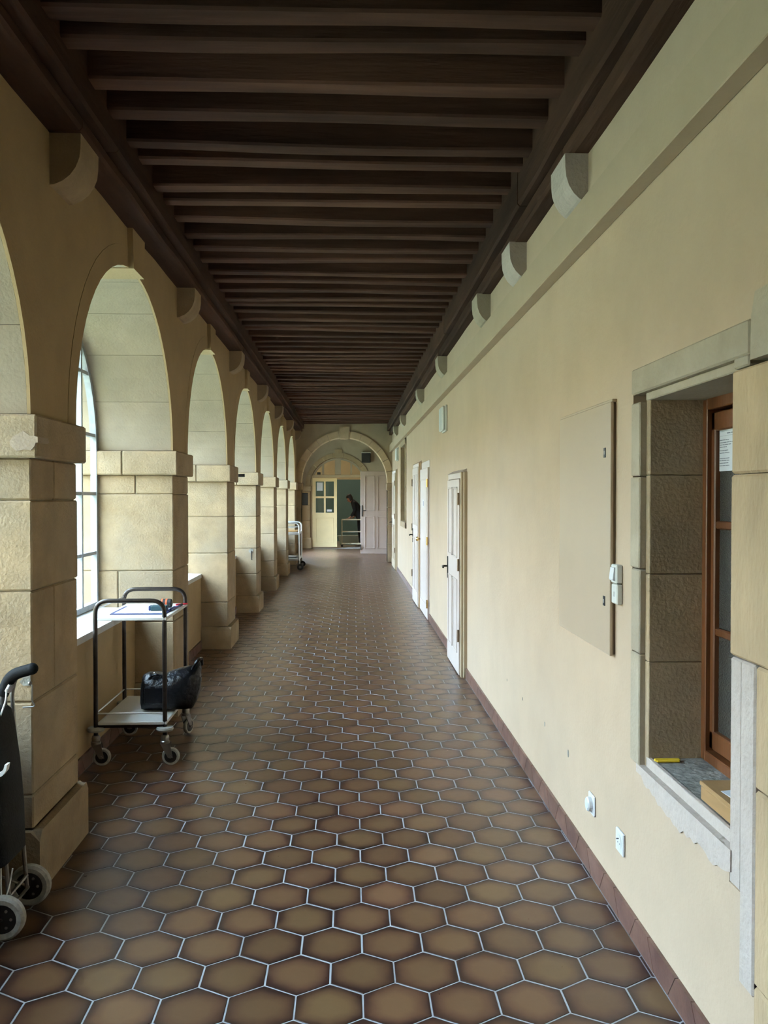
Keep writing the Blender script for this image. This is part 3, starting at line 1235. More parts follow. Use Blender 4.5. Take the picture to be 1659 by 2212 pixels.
ICX, IA, IZ, IR = -.319, .81, 1.80, .13
m = MB()
pts = [(ICX - (IA + IR) * math.cos(math.pi * i / 32), IZ + (IA + IR) * math.sin(math.pi * i / 32)) for i in range(33)]
for p, q in zip(pts[:-1], pts[1:]):
    m.prism([p, q, (q[0], 3.4), (p[0], 3.4)], 'y', YV, YV + .3)
m.box(-1.65, ICX - IA - IR, YV, YV + .3, 0, 3.4)
m.box(ICX + IA + IR, 1.3, YV, YV + .3, 0, 3.4)
wall_inner = m.build('wall_inner', 'plaster_grey')
tag(wall_inner, 'inner vestibule wall holding the smaller arch over the cream double door', 'wall', kind='structure')
for j in range(9):
    t0, t1 = math.pi * j / 9 + .004, math.pi * (j + 1) / 9 - .004
    inn = [(ICX - IA * math.cos(t0 + (t1 - t0) * i / 3), IZ + IA * math.sin(t0 + (t1 - t0) * i / 3)) for i in range(4)]
    ou = [(ICX - (IA + IR) * math.cos(t0 + (t1 - t0) * i / 3), IZ + (IA + IR) * math.sin(t0 + (t1 - t0) * i / 3)) for i in range(4)]
    MB().prism(inn + ou[::-1], 'y', YV - .03, YV + .3).build('voussoir', 'stone', wall_inner)
MB().prism([(ICX - .08, IZ + IA - .01), (ICX + .08, IZ + IA - .01), (ICX + .11, IZ + IA + .23), (ICX - .11, IZ + IA + .23)], 'y', YV - .05, YV + .2).build('keystone', 'stone', wall_inner)
for s in (-1, 1):
    xa = ICX + s * IA
    lo, hi = min(xa, xa + s * .26), max(xa, xa + s * .26)
    for z0, z1 in ((.32, .80), (.80, 1.25), (1.25, 1.64)):
        bx('pilaster_stone', 'quoin_stone', (lo, hi, YV - .06, YV + .3, z0 + .003, z1 - .003), wall_inner, .006)
    bx('pilaster_base', 'quoin_stone', (lo - .04, hi + .04, YV - .10, YV + .3, 0, .32), wall_inner, .02)
    bx('impost', 'stone', (lo - .04, hi + .04, YV - .10, YV + .3, 1.64, 1.80), wall_inner, .02)

# cream double door with fanlight
d = thing('door_5', 'cream half glazed double door under a fanlight in the inner arch', 'door', (ICX, YV + .15, 0), kind='structure')
yd = YV + .14
MB().cbox(ICX - IA, ICX + IA, yd - .04, yd + .06, 2.04, 2.12, .005).build('transom_bar', 'door_frame', d)
MB().cbox(ICX - IA, ICX - IA + .06, yd - .03, yd + .05, 0, 2.05, .005).build('frame_post', 'door_frame', d)
MB().cbox(ICX + IA - .06, ICX + IA, yd - .03, yd + .05, 0, 2.05, .005).build('frame_post', 'door_frame', d)
fan = MB()
outl = [(ICX - (IA - .01) * math.cos(math.pi * i / 20), IZ + (IA - .01) * math.sin(math.pi * i / 20)) for i in range(21)]
outl2 = [(ICX - (IA - .06) * math.cos(math.pi * i / 20), IZ + (IA - .06) * math.sin(math.pi * i / 20)) for i in range(21)]
for i in range(20):
    if outl[i][1] > 2.05 or outl[i + 1][1] > 2.05:
        fan.prism([outl[i], outl[i + 1], outl2[i + 1], outl2[i]], 'y', yd - .03, yd + .04)
for xm, hw in ((-.76, .03), (-.335, .085), (.05, .025)):
    zt = IZ + math.sqrt(max(0, (IA - .04) ** 2 - (xm - ICX) ** 2))
    fan.box(xm - hw, xm + hw, yd - .02, yd + .03, 2.1, zt)
fo = fan.build('fanlight_frame', 'plaster_grey', d)
gl = [p for p in outl2 if p[1] > 2.11]
gl = [(gl[0][0] - .01, 2.11)] + gl + [(gl[-1][0] + .01, 2.11)]
MB().prism(gl, 'y', yd, yd + .004).build('fanlight_pane', 'glass', d)
lx0, lx1 = -1.07, -.36
lf = MB()
cols = [lx0, lx0 + .10, lx0 + .335, lx0 + .385, lx1 - .09, lx1]
rows = [.04, 1.03, 1.447, 1.50, 1.925, 2.02]
lf.cbox(lx0, lx1, yd - .02, yd + .02, rows[0], rows[1], .003)
lf.cbox(lx0, lx1, yd - .02, yd + .02, rows[4], rows[5], .003)
lf.cbox(lx0, lx1, yd - .02, yd + .02, rows[2], rows[3], .003)
for a, b in ((0, 1), (2, 3), (4, 5)):
    lf.cbox(cols[a], cols[b], yd - .021, yd + .021, rows[1] - .01, rows[4] + .01, .003)
leaf = lf.build('leaf', 'door_cream', d)
for a, b in ((1, 2), (3, 4)):
    for c_, e in ((1, 2), (3, 4)):
        MB().box(cols[a], cols[b], yd - .002, yd + .002, rows[c_], rows[e]).build('pane', 'glass', leaf)
q = MB()
for (p0, p1, r0_, r1) in ((lx0 + .1, lx1 - .1, .16, .18), (lx0 + .1, lx1 - .1, .86, .88), (lx0 + .1, lx0 + .12, .16, .88), (lx1 - .12, lx1 - .1, .16, .88)):
    q.cbox(p0, p1, yd - .03, yd - .016, r0_, r1, .003)
q.build('panel_moulding', 'door_cream', leaf)
MB().cbox(lx0 + .13, lx0 + .30, yd - .026, yd - .006, 1.66, 1.90, .001).build('notice', 'paper', leaf)
MB().cbox(lx0 + .42, lx0 + .56, yd - .026, yd - .006, 1.06, 1.12, .001).build('notice', 'paper', leaf)
# right leaf, swung open into the room
lf2 = MB().cbox(.445, .485, YV + .30, YV + .95, .04, 2.02, .004).build('open_leaf', 'door_white', d)

# the white panelled leaf standing open in the vestibule
d = thing('door_6', 'tall pale grey panelled door leaf standing open inside the end arch', 'door', (.66, 22.0, 0), kind='structure')
lf = MB().cbox(.285, 1.075, 21.98, 22.025, .012, 2.15, .004).build('leaf', 'door_grey', d)
for xa, xb, za, zb in ((.39, .655, 1.12, 2.03), (.72, .985, 1.12, 2.03), (.39, .655, .14, .98), (.72, .985, .14, .98)):
    q = MB()
    for (p0, p1, r0_, r1) in ((xa, xb, za, za + .02), (xa, xb, zb - .02, zb), (xa, xa + .02, za, zb), (xb - .02, xb, za, zb)):
        q.cbox(p0, p1, 21.968, 21.984, r0_, r1, .004)
    q.build('panel_moulding', 'door_grey', lf)
MB().cbox(.315, .345, 21.97, 21.985, .98, 1.27, .003).build('handle_plate', 'black_iron', lf)
MB().tube(round_path([(.33, 21.98, 1.13), (.33, 21.93, 1.13), (.43, 21.925, 1.13)], .015), .01, 8).build('handle', 'black_iron', lf)
MB().lathe([(.012, -.07), (.012, .07)], (.29, 21.97, .18), 'z', 10).build('bolt', 'black_iron', lf)

# back room
m = MB().box(-1.9, 1.9, 28.4, 28.6, 0, 3.4)
wb = m.build('wall_room_back', 'wall_yellow')
tag(wb, 'yellow back wall of the room seen above the inner door', 'wall', kind='structure')
MB().box(-1.9, 1.9, 28.38, 28.40, 0, 2.06).build('painted_dado', 'wall_teal', wb)
for nme, dm, lb in (('wall_room_left', (-1.95, -1.8, YV + .3, 28.4, 0, 3.4), 'yellow side wall of the back room by the cream door'),
                    ('wall_room_right', (1.8, 1.95, YV + .3, 28.4, 0, 3.4), 'yellow side wall of the back room behind the stooping person'),
                    ('ceiling_room', (-1.9, 1.9, YV + .3, 28.5, 3.3, 3.4), 'yellowish plain ceiling of the back room'),
                    ('wall_room_front', (1.3, 1.95, YV + .1, YV + .3, 0, 3.4), 'short return wall of the back room beside the inner arch'),
                    ('wall_room_return', (-1.95, -1.65, YV + .1, YV + .3, 0, 3.4), 'short return wall of the back room behind the pilaster')):
    tag(MB().box(*dm).build(nme, 'wall_yellow'), lb, 'ceiling' if 'ceiling' in nme else 'wall', kind='structure')
fl = MB().box(-1.9, 1.9, YV + .3, 28.5, -.2, .001).build('floor_room', 'grey_plastic')
tag(fl, 'dark grey floor of the back room beneath the cream cart', 'floor', kind='structure')
# ceiling lamp of the back room
t = thing('ceiling_lamp', 'round opal ceiling lamp lighting the yellow back room', 'lamp', (-.5, 26.2, 3.3))
MB().lathe([(.17, 0), (.17, -.03), (.15, -.04)], (-.5, 26.2, 3.3), 'z', 20).build('base', 'white_plastic', t)
MB().lathe([(.15, -.04), (.145, -.07), (.11, -.10), (.05, -.12), (.004, -.124)], (-.5, 26.2, 3.3), 'z', 20).build('shade', 'lamp_glow', t, smooth=True)

# back wall behind the camera
tag(MB().box(-2.05, 1.32, Y0 - .2, Y0, 0, 3.4).build('wall_back', 'plaster_right'), 'plain cream wall closing the corridor behind the viewer', 'wall', kind='structure')

# ------------------------------------------------------------------ courtyard outside, with unseen wings added for the light
g = MB().box(-40, -2.05, -30, 60, -.4, -.25).build('courtyard_ground', 'gravel')
tag(g, 'grassy courtyard ground outside the arched windows', 'ground', kind='structure')
fc = thing('bounce_facade', 'unseen ochre two storey wing with tiled roof, added opposite to warm the light', 'building', (-24, 10, -.25), kind='structure')  # added out of view: bounces warm light in and hides the low sky
MB().box(-28, -24, -25, 45, -.25, 6.2).build('wall', 'facade', fc)
MB().prism([(-28.3, 6.2), (-23.6, 6.2), (-26, 8.0)], 'y', -25.3, 45.3).build('roof', 'roof_tile', fc)
fw = thing('sky_block_wing', 'unseen ochre side wing added to block the sky from the near bays', 'building', (-12, -3, -.25), kind='structure')  # added out of view: keeps sky off the near bays so they darken
MB().box(-24, -2.06, -7.0, -2.6, -.25, 6.2).build('wall', 'facade', fw)
MB().prism([(-7.3, 6.2), (-2.3, 6.2), (-4.8, 8.0)], 'x', -24, -2.06).build('roof', 'roof_tile', fw)
for i in range(5):
    for z in (.9, 3.9):
        MB().box(-21 + i * 4.0, -19.7 + i * 4.0, -2.7, -2.57, z, z + 1.7).build('window', 'facade_window', fw)
for i in range(16):
    for z in (.9, 3.9):
        MB().box(-24.03, -23.9, -22 + i * 4.2, -20.7 + i * 4.2, z, z + 1.7).build('window', 'facade_window', fc)

# ------------------------------------------------------------------ black two-tier trolley
CX0, CX1 = -1.41, -1.03
CY0, CY1 = 4.70 + DL, 5.30 + DL
TR = .0125
t = thing('serving_trolley', 'two tier trolley with black tube frame and pale shelves beside the parapet', 'trolley', ((CX0 + CX1) / 2, (CY0 + CY1) / 2, 0))
for y in (CY0, CY1):
    p = round_path([(CX0, y, .17), (CX0, y, .92), (CX1, y, .92), (CX1, y, .17)], .075, 8)
    MB().tube(p, TR, 10).build('frame_hoop', 'tube_black', t, smooth=True)
for nme, z in (('upper_shelf', .826), ('lower_shelf', .245)):
    sh = MB().cbox(CX0 + .014, CX1 + .012, CY0 - .012, CY1 + .012, z, z + .003, .001)
    s_ = MB().cbox(CX0 + .014, CX1 + .012, CY0 - .012, CY1 + .012, z - .016, z + .002, .003).build(nme, 'shelf_white', t)
MB().cbox(CX0 + .01, CX1 - .005, CY0 - .006, CY0 + .006, .212, .228, .002).build('cross_bar', 'tube_black', t)
MB().cbox(CX0 + .01, CX1 - .005, CY1 - .006, CY1 + .006, .212, .228, .002).build('cross_bar', 'tube_black', t)
for a, b in (((CX0, CY0, .292), (CX1, CY0, .292)), ((CX0, CY0, .292), (CX0, CY1, .292)), ((CX0, CY1, .292), (CX1, CY1, .292)), ((CX0, CY0, .872), (CX0, CY1, .872))):
    MB().tube([a, b], .0045, 8).build('guard_rail', 'steel', t, smooth=True)
for (x, y, rz) in ((CX0, CY0, -.25), (CX1, CY0, -.3), (CX0, CY1, -.2), (CX1, CY1, .9)):
    bp_ = MB().lathe([(.014, -.012), (.044, -.010), (.048, 0), (.044, .010), (.014, .012)], (x, y, .205), 'z', 20).build('bumper_disc', 'rubber_grey', t, smooth=True)
    cs = MB()
    cs.lathe([(.014, .172), (.020, .168), (.024, .155), (.022, .140), (.026, .136), (.026, .125), (.012, .12)], (x, y, 0), 'z', 16)
    caster = cs.build('caster', 'zinc', t, smooth=True)
    dx, dy = math.sin(rz + 1.9) * .032, -math.cos(rz + 1.9) * .032
    ux, uy = dx / .032, dy / .032
    nx, ny = -uy, ux
    wc = (x + dx, y + dy, .05)
    for s in (-1, 1):
        o_ = .019 * s
        fk = MB()
        q = [(x + nx * o_ - ux * .024, y + ny * o_ - uy * .024, .126), (x + nx * o_ + ux * .030, y + ny * o_ + uy * .030, .126),
             (wc[0] + nx * o_ + ux * .014, wc[1] + ny * o_ + uy * .014, .044), (wc[0] + nx * o_ - ux * .012, wc[1] + ny * o_ - uy * .012, .044)]
        q2 = [(a + nx * .003, b + ny * .003, c_) for a, b, c_ in q]
        fk.add(q + q2, [(0, 1, 2, 3), (4, 5, 6, 7), (0, 1, 5, 4), (1, 2, 6, 5), (2, 3, 7, 6), (3, 0, 4, 7)])
        fk.build('fork', 'zinc', caster)

    def wheel(prof, name, mt):
        w_ = MB()
        vs_, fs_ = [], []
        n = 24
        for r, h in prof:
            for j in range(n):
                a = 2 * math.pi * j / n
                vs_.append((wc[0] + nx * h + ux * r * math.cos(a), wc[1] + ny * h + uy * r * math.cos(a), wc[2] + r * math.sin(a)))
        for i in range(len(prof) - 1):
            for j in range(n):
                fs_.append((i * n + j, i * n + (j + 1) % n, (i + 1) * n + (j + 1) % n, (i + 1) * n + j))
        fs_.append(tuple(range(n)))
        fs_.append(tuple((len(prof) - 1) * n + j for j in range(n)))
        w_.add(vs_, fs_)
        return w_.build(name, mt, caster, smooth=True)
    wheel([(.034, -.011), (.044, -.012), (.049, -.006), (.049, .006), (.044, .012), (.034, .011)], 'tyre', 'rubber_pale')
    wheel([(.010, -.016), (.022, -.014), (.034, -.0135), (.034, .0135), (.022, .014), (.010, .016)], 'wheel_hub', 'black_plastic')
    wheel([(.007, -.024), (.007, .024)], 'axle', 'zinc')

# clipboard with sheet on the trolley
ZU = .829
t = thing('clipboard', 'dark blue rimmed board holding white sheets on the upper trolley shelf', 'clipboard', (-1.2, 5.05, ZU))
MB().cbox(-1.36, -1.045, 4.80 + DL, 5.14 + DL, ZU, ZU + .004, .001).build('board', 'navy', t)
MB().cbox(-1.340, -1.066, 4.824 + DL, 5.13 + DL, ZU + .004, ZU + .006, .001).build('sheet', 'paper', t)
MB().cbox(-1.25, -1.16, 5.10 + DL, 5.135 + DL, ZU + .006, ZU + .014, .002).build('clip', 'steel', t)
t = thing('battery_case', 'small dark green box with blue end lying on the clipboard', 'box', (-1.11, 4.93, ZU + .006))
MB().cbox(-1.155, -1.06, 4.90 + DL, 4.96 + DL, ZU + .006, ZU + .036, .005).build('body', 'dark_green', t)
MB().cbox(-1.166, -1.155, 4.903 + DL, 4.957 + DL, ZU + .008, ZU + .034, .003).build('end_cap', 'navy', t)
t = thing('tape_dispenser', 'small black device with orange stripes behind the green box on the trolley', 'device', (-1.1, 5.05, ZU + .006))
MB().lathe([(.02, -.035), (.026, -.03), (.026, .03), (.02, .035)], (-1.095, 5.05 + DL, ZU + .033), 'x', 14).build('body', 'black_plastic', t, smooth=True)
for dx in (-.022, .004):
    MB().lathe([(.0268, -.005), (.0272, 0), (.0268, .005)], (-1.095 + dx, 5.05 + DL, ZU + .033), 'x', 14).build('stripe', 'orange_red', t, smooth=True)
tag(MB().tube([(-1.06, 5.16 + DL, ZU + .008), (-1.02, 5.2 + DL, ZU + .008), (-1.0, 5.215 + DL, ZU + .008)], [.006, .006, .004], 8).build('marker_pen', 'red', None, (-1.06, 5.2, ZU)),
    'short red marker pen at the back corner of the upper trolley shelf', 'pen')
t = thing('ballpoint_pen', 'dark blue pen with black end along the shelf edge of the trolley', 'pen', (-1.04, 5.05, ZU))
MB().tube([(-1.045, 4.94 + DL, ZU + .006), (-1.03, 5.13 + DL, ZU + .006)], .0055, 8).build('barrel', 'navy', t, smooth=True)
MB().tube([(-1.03, 5.13 + DL, ZU + .008), (-1.026, 5.17 + DL, ZU + .009)], .0085, 8).build('cap', 'black_plastic', t, smooth=True)

# handbag on the lower shelf
hb = thing('handbag', 'shiny black leather handbag slumped over the edge of the lower trolley shelf', 'bag', (-1.1, 4.98 + DL, .247))
rings = []
secs = [(-1.216, .262, .42, .060), (-1.208, .254, .455, .082), (-1.18, .253, .468, .092), (-1.13, .253, .466, .096), (-1.085, .253, .458, .098),
        (-1.05, .253, .474, .098), (-1.0, .253, .490, .096), (-.955, .253, .500, .09), (-.925, .256, .508, .078), (-.900, .300, .518, .06), (-.884, .36, .522, .04), (-.878, .42, .51, .02)]
yb = 4.97 + DL
for i, (x, zb, zt, hd) in enumerate(secs):
    ring = []
    for j in range(20):
        a = 2 * math.pi * j / 20
        cy_, sy_ = math.cos(a), math.sin(a)
        px = abs(cy_) ** .5 * math.copysign(1, cy_)
        pz = abs(sy_) ** .6 * math.copysign(1, sy_)
        zc, hh = (zb + zt) / 2, (zt - zb) / 2
        taper = 1 - .45 * max(0, pz) ** 2
        wob = .004 * math.sin(7 * a + i * 1.7)
        ring.append((x + wob, yb + (hd * taper + wob) * px, zc + hh * pz + wob * .5 * (1 if pz > -.9 else 0)))
    rings.append(ring)
MB().loft(rings).build('body', 'leather_black', hb, smooth=True, angle=70)
MB().tube(round_path([(-.93, yb - .03, .47), (-.885, yb - .045, .545), (-.872, yb, .548), (-.88, yb + .05, .50)], .02), .010, 8).build('strap', 'leather_black', hb, smooth=True)
MB().tube(round_path([(-1.18, yb - .055, .42), (-1.13, yb - .075, .475), (-1.07, yb - .07, .44), (-1.03, yb - .078, .40)], .03), .008, 8).build('strap', 'leather_black', hb, smooth=True)
MB().lathe([(.006, -.006), (.009, 0), (.006, .006)], (-1.135, yb - .05, .468), 'x', 10).build('buckle', 'zinc', hb)
MB().cbox(-1.19, -1.06, yb - .098, yb - .088, .30, .40, .008).build('pocket', 'leather_black', hb)

# ------------------------------------------------------------------ shopping trolley at the nearest pier
t = thing('shopping_trolley', 'black shopping bag trolley with pale wheels leaning beside the nearest pier', 'trolley', (-1.2, 3.0, 0))
WX = -1.172
wy1, wy2 = 2.84 + DL, 3.085 + DL
for y in (wy1, wy2):
    wh = MB().lathe([(.050, -.016), (.066, -.018), (.0745, -.010), (.0745, .010), (.066, .018), (.050, .016)], (WX, y, .075), 'y', 28, close=True).build('tyre', 'rubber_pale', t, smooth=True)
    MB().lathe([(.012, -.018), (.030, -.015), (.051, -.012), (.051, .012), (.030, .015), (.012, .018)], (WX, y, .075), 'y', 24).build('rim', 'black_plastic', wh, smooth=True)
    for j in range(6):
        a = math.pi * 2 * j / 6
        MB().lathe([(.005, -.0165), (.005, .0165)], (WX + .032 * math.cos(a), y, .075 + .032 * math.sin(a)), 'y', 8).build('rivet', 'zinc', wh)
MB().tube([(WX, wy1 - .02, .075), (WX, wy2 + .02, .075)], .006, 8).build('axle', 'zinc', t)
for y in (wy1 + .045, wy2 - .045):
    p = round_path([(WX + .005, y, .085), (WX - .02, y, .42), (-1.215, y, .80), (-1.20, y, .85)], .06)
    MB().tube(p, .008, 8).build('frame_tube', 'zinc', t, smooth=True)
    MB().tube([(WX + .01, y, .09), (-1.30, y, .14), (-1.36, y, .10), (-1.37, y, .006)], .006, 8).build('foot_tube', 'zinc', t, smooth=True)
MB().tube([(WX + .005, wy1 + .045, .13), (WX + .005, wy2 - .045, .13)], .006, 8).build('cross_tube', 'zinc', t)
hl = round_path([(-1.22, 2.99 + DL, .70), (-1.225, 2.985 + DL, .80), (-1.19, 2.975 + DL, .872), (-1.118, 2.965 + DL, .893)], .05, 8)
MB().tube(hl, .012, 10).build('handle_tube', 'black_iron', t, smooth=True)
hg = round_path([(-1.226, 2.985 + DL, .80), (-1.195, 2.978 + DL, .87), (-1.118, 2.965 + DL, .893)], .05, 8)
MB().tube(hg, .021, 12).build('grip', 'foam_black', t, smooth=True)
MB().ball((-1.115, 2.965 + DL, .894), (.021, .022, .021)).build('grip_end', 'foam_black', t, smooth=True)
MB().tube([(-1.205, 2.975 + DL, .815), (-1.19, 2.972 + DL, .838)], .013, 10).build('tube_clamp', 'steel', t, smooth=True)
rings = []
for z, xr, xl, ya, yb_ in ((.235, -1.175, -1.40, 2.85, 3.04), (.25, -1.160, -1.415, 2.84, 3.05), (.40, -1.165, -1.42, 2.83, 3.055), (.56, -1.176, -1.42, 2.835, 3.05),
                          (.70, -1.190, -1.41, 2.845, 3.04), (.745, -1.20, -1.40, 2.855, 3.03), (.765, -1.215, -1.385, 2.875, 3.01)):
    ring = []
    for j in range(20):
        a = 2 * math.pi * j / 20
        cx_, sy_ = math.cos(a), math.sin(a)
        px = abs(cx_) ** .35 * math.copysign(1, cx_)
        py = abs(sy_) ** .35 * math.copysign(1, sy_)
        ring.append(((xr + xl) / 2 + (xr - xl) / 2 * px, (ya + yb_) / 2 + DL + (yb_ - ya) / 2 * py + .004 * math.sin(z * 31 + a * 3), z))
    rings.append(ring)
MB().loft(rings).build('bag', 'fabric_black', t, smooth=True, angle=60)
MB().prism([(-1.200, .545), (-1.165, .562), (-1.152, .578), (-1.148, .60), (-1.156, .60), (-1.160, .585), (-1.170, .574), (-1.200, .558)], 'y', 2.824 + DL, 2.85 + DL).build('zip_pull', 'cord_white', t)
MB().tube(round_path([(-1.20, 2.955 + DL, .825), (-1.198, 2.945 + DL, .79), (-1.21, 2.85 + DL, .67)], .03), .0028, 6).build('cord', 'cord_white', t, smooth=True)
MB().tube(round_path([(-1.19, 2.87 + DL, .235), (-1.185, 2.86 + DL, .10), (-1.16, 2.86 + DL, .16), (-1.15, 2.87 + DL, .23)], .03), .0025, 6).build('cord', 'cord_white', t, smooth=True)

# little iron hooks on the piers
yk = Nn(0) + .033
t = thing('wall_hook', 'small metal stay hook on the edge of the nearest stone pier', 'hook', (XL, yk, .8))
MB().ball((XL - .006, yk - .006, .795), (.008, .008, .008), 10, 6).build('eye', 'zinc', t, smooth=True)
MB().tube(round_path([(XL + .004, yk - .01, .79), (XL + .004, yk - .01, .725), (XL + .014, yk - .012, .715), (XL + .012, yk - .014, .708), (XL - .03, yk - .014, .705)], .01), .0028, 6).build('shank', 'zinc', t, smooth=True)
MB().prism([(XL - .045, .80), (XL - .03, .818), (XL - .004, .825), (XL - .003, .785), (XL - .03, .785)], 'y', yk - .006, yk + .004).build('cement_patch', 'stone_grey', t)
tag(MB().tube([(-1.17, 9.0 + DL - .05, 1.72), (-1.105, 9.0 + DL - .05, 1.72)], .016, 8).build('iron_peg', 'black_iron', None, (-1.17, 9.0 + DL, 1.72)), 'short black iron peg jutting from the impost of a stone pier', 'peg')
t = thing('stay_hook', 'dark hook hanging from a cement patch on the lower face of a far pier', 'hook', (-1.28, Nn(3) + .03, .8))
yk = Nn(3) + .033
MB().prism([(-1.30, .80), (-1.27, .83), (-1.24, .82), (-1.245, .78), (-1.28, .77)], 'y', yk - .008, yk + .004).build('cement_patch', 'stone_grey', t)
MB().tube([(-1.262, yk - .015, .80), (-1.262, yk - .015, .69), (-1.25, yk - .015, .685)], .006, 6).build('shank', 'black_iron', t)

# ------------------------------------------------------------------ steel trolley at the far piers
t = thing('steel_trolley', 'pale steel trolley with rounded push handle parked at the far piers', 'trolley', (-1.2, 17.6, 0))
ax0, ax1, ay0, ay1 = -1.42, -1.02, 17.15 + DL, 18.0 + DL
for y in (ay0, ay1):
    MB().tube(round_path([(ax0, y, .14), (ax0, y, .96), (ax1, y, .96), (ax1, y, .14)], .09, 8), .016, 10).build('frame_hoop', 'steel', t, smooth=True)
for nme, z in (('upper_shelf', .72), ('lower_shelf', .20)):
    MB().cbox(ax0, ax1, ay0, ay1, z - .002, z + .046, .006).build(nme, 'steel', t)
MB().tube([(ax0, ay0, .88), (ax1, ay0, .88)], .012, 8).build('cross_bar', 'steel', t)
for x in (ax0, ax1):
    for y in (ay0, ay1):
        cst = MB().lathe([(.02, .20), (.026, .14), (.014, .12)], (x, y, 0), 'z', 12).build('caster', 'zinc', t)
        MB().lathe([(.03, -.018), (.062, -.016), (.066, 0), (.062, .016), (.03, .018)], (x + .02, y, .066), 'y', 20).build('wheel', 'black_plastic', cst, smooth=True)
        MB().lathe([(.01, -.022), (.025, -.02), (.025, .02), (.01, .022)], (x + .02, y, .066), 'y', 12).build('hub', 'zinc', cst, smooth=True)
t = thing('tray', 'flat reddish wooden tray on the upper shelf of the steel trolley', 'tray', (-1.22, 17.5 + DL, .77))
MB().cbox(-1.39, -1.06, 17.3 + DL, 17.8 + DL, .77, .782, .003).build('base', 'wood_box', t)
for dm in ((-1.39, -1.06, 17.3 + DL, 17.315 + DL, .782, .80), (-1.39, -1.06, 17.785 + DL, 17.8 + DL, .782, .80), (-1.39, -1.375, 17.3 + DL, 17.8 + DL, .782, .80), (-1.075, -1.06, 17.3 + DL, 17.8 + DL, .782, .80)):
    bx('rim', 'wood_box', dm, t, .002)
t = thing('folder', 'black folder with pale sheets lying on the lower shelf of the steel trolley', 'folder', (-1.22, 17.4 + DL, .25))
MB().cbox(-1.33, -1.08, 17.25 + DL, 17.55 + DL, .25, .262, .002).build('cover', 'black_plastic', t)
MB().cbox(-1.32, -1.09, 17.26 + DL, 17.54 + DL, .262, .272, .002).build('sheets', 'paper', t)

# ------------------------------------------------------------------ things on the right wall
ya, yb_ = 3.07 + DR, 3.81 + DR
t = thing('meter_cupboard', 'flat beige cupboard door with two black locks on the cream wall', 'cupboard', (XR, (ya + yb_) / 2, 1.38))
MB().cbox(XR - .012, XR + .01, ya + .006, yb_ - .004, .925, 1.838, .002).build('frame', 'panel_edge', t)
dr = MB().cbox(XR - .022, XR - .010, ya, yb_, .920, 1.842, .002).build('door', 'panel_paint', t)
MB().cbox(XR - .018, XR + .002, ya - .004, yb_ + .004, 1.842, 1.852, .002).build('top_lip', 'panel_paint', t)
for z in (1.661, 1.113):
    lk = MB().cbox(XR - .0245, XR - .0215, ya + .055, ya + .078, z - .018, z + .018, .001).build('lock', 'black_plastic', dr)
    MB().cbox(XR - .0255, XR - .024, ya + .062, ya + .070, z - .007, z + .007, .0005).build('lock_slot', 'grey_plastic', lk)

ya, yb_ = 2.990 + DR, 3.052 + DR
t = thing('light_switch', 'white rocker light switch above a small outlet beside the beige cupboard', 'switch', (XR, 3.02 + DR, 1.19))
MB().cbox(XR - .024, XR, ya, yb_, 1.190, 1.257, .004).build('switch_box', 'cream_plastic', t)
MB().prism([(XR - .024, 1.199), (XR - .024, 1.248), (XR - .028, 1.246), (XR - .033, 1.205), (XR - .030, 1.200)], 'y', ya + .012, yb_ - .006).build('rocker', 'white_plastic', t)
MB().cbox(XR - .022, XR, ya, yb_, 1.116, 1.187, .004).build('outlet_box', 'cream_plastic', t)
MB().cbox(XR - .0235, XR - .021, ya + .028, ya + .036, 1.142, 1.160, .001).build('outlet_slot', 'grey_plastic', t)

for (px, py, kind) in ((1283, 1740, 'plug'), (1346, 1823, 'socket')):
    y = 1830 * XR / (px - 755)
    z = 1.5 - (py - 1072) * y / 1830
    y += DR
    if kind == 'plug':
        t = thing('cable_outlet', 'square white wall plate with a protruding round cover near the skirting', 'outlet', (XR, y, z))
        MB().cbox(XR - .008, XR, y - .04, y + .04, z - .04, z + .04, .003).build('plate', 'white_plastic', t)
        MB().lathe([(.028, -.006), (.028, -.022), (.024, -.026), (.002, -.026)], (XR, y, z), 'x', 20).build('round_cover', 'white_plastic', t, smooth=True)
    else:
        t = thing('power_socket', 'square white power socket with recessed round face below the window', 'socket', (XR, y, z))
        MB().cbox(XR - .010, XR, y - .04, y + .04, z - .04, z + .04, .003).build('plate', 'white_plastic', t)
        MB().lathe([(.027, -.0115), (.025, -.012), (.022, -.0105), (.002, -.0103)], (XR, y, z), 'x', 20).build('recess', 'cream_plastic', t, smooth=True)
        for dy in (-.010, .010):
            MB().lathe([(.003, -.0107), (.003, -.0118)], (XR, y + dy, z - .004), 'x', 8).build('contact_hole', 'black_plastic', t)
        MB().lathe([(.0025, -.010), (.0025, -.020)], (XR, y, z + .012), 'x', 8).build('earth_pin', 'zinc', t)

for (y0, y1, z0, z1, lb) in ((8.37, 8.68, 2.143, 2.404, 'white boxed wall light above the low panelled door'),
                             (16.62, 16.95, 2.20, 2.46, 'white boxed wall light beyond the tall stone window recess')):
    t = thing('wall_light', lb, 'lamp', (XR, (y0 + y1) / 2 + DR, z0), group='boxed lights on the cream wall')
    MB().cbox(XR - .022, XR, y0 + DR, y1 + DR, z0, z1, .004).build('back_box', 'cream_plastic', t)
    MB().cbox(XR - .055, XR - .020, y0 + .01 + DR, y1 - .01 + DR, z0 + .01, z1 - .01, .012).build('diffuser', 'lamp_cover', t)

# notice on the casement pane
yn = (2.50 + DR, 2.708 + DR)
zt, zb = 1.722, 1.580
t = thing('notice_sheet', 'white printed sheet taped to the frosted window pane', 'notice', (XC, (yn[0] + yn[1]) / 2, zb))
MB().box(XC + .0255, XC + .0275, yn[0], yn[1], zb, zt).build('sheet', 'paper', t)
pr = MB()
x_ = (XC + .0245, XC + .0258)


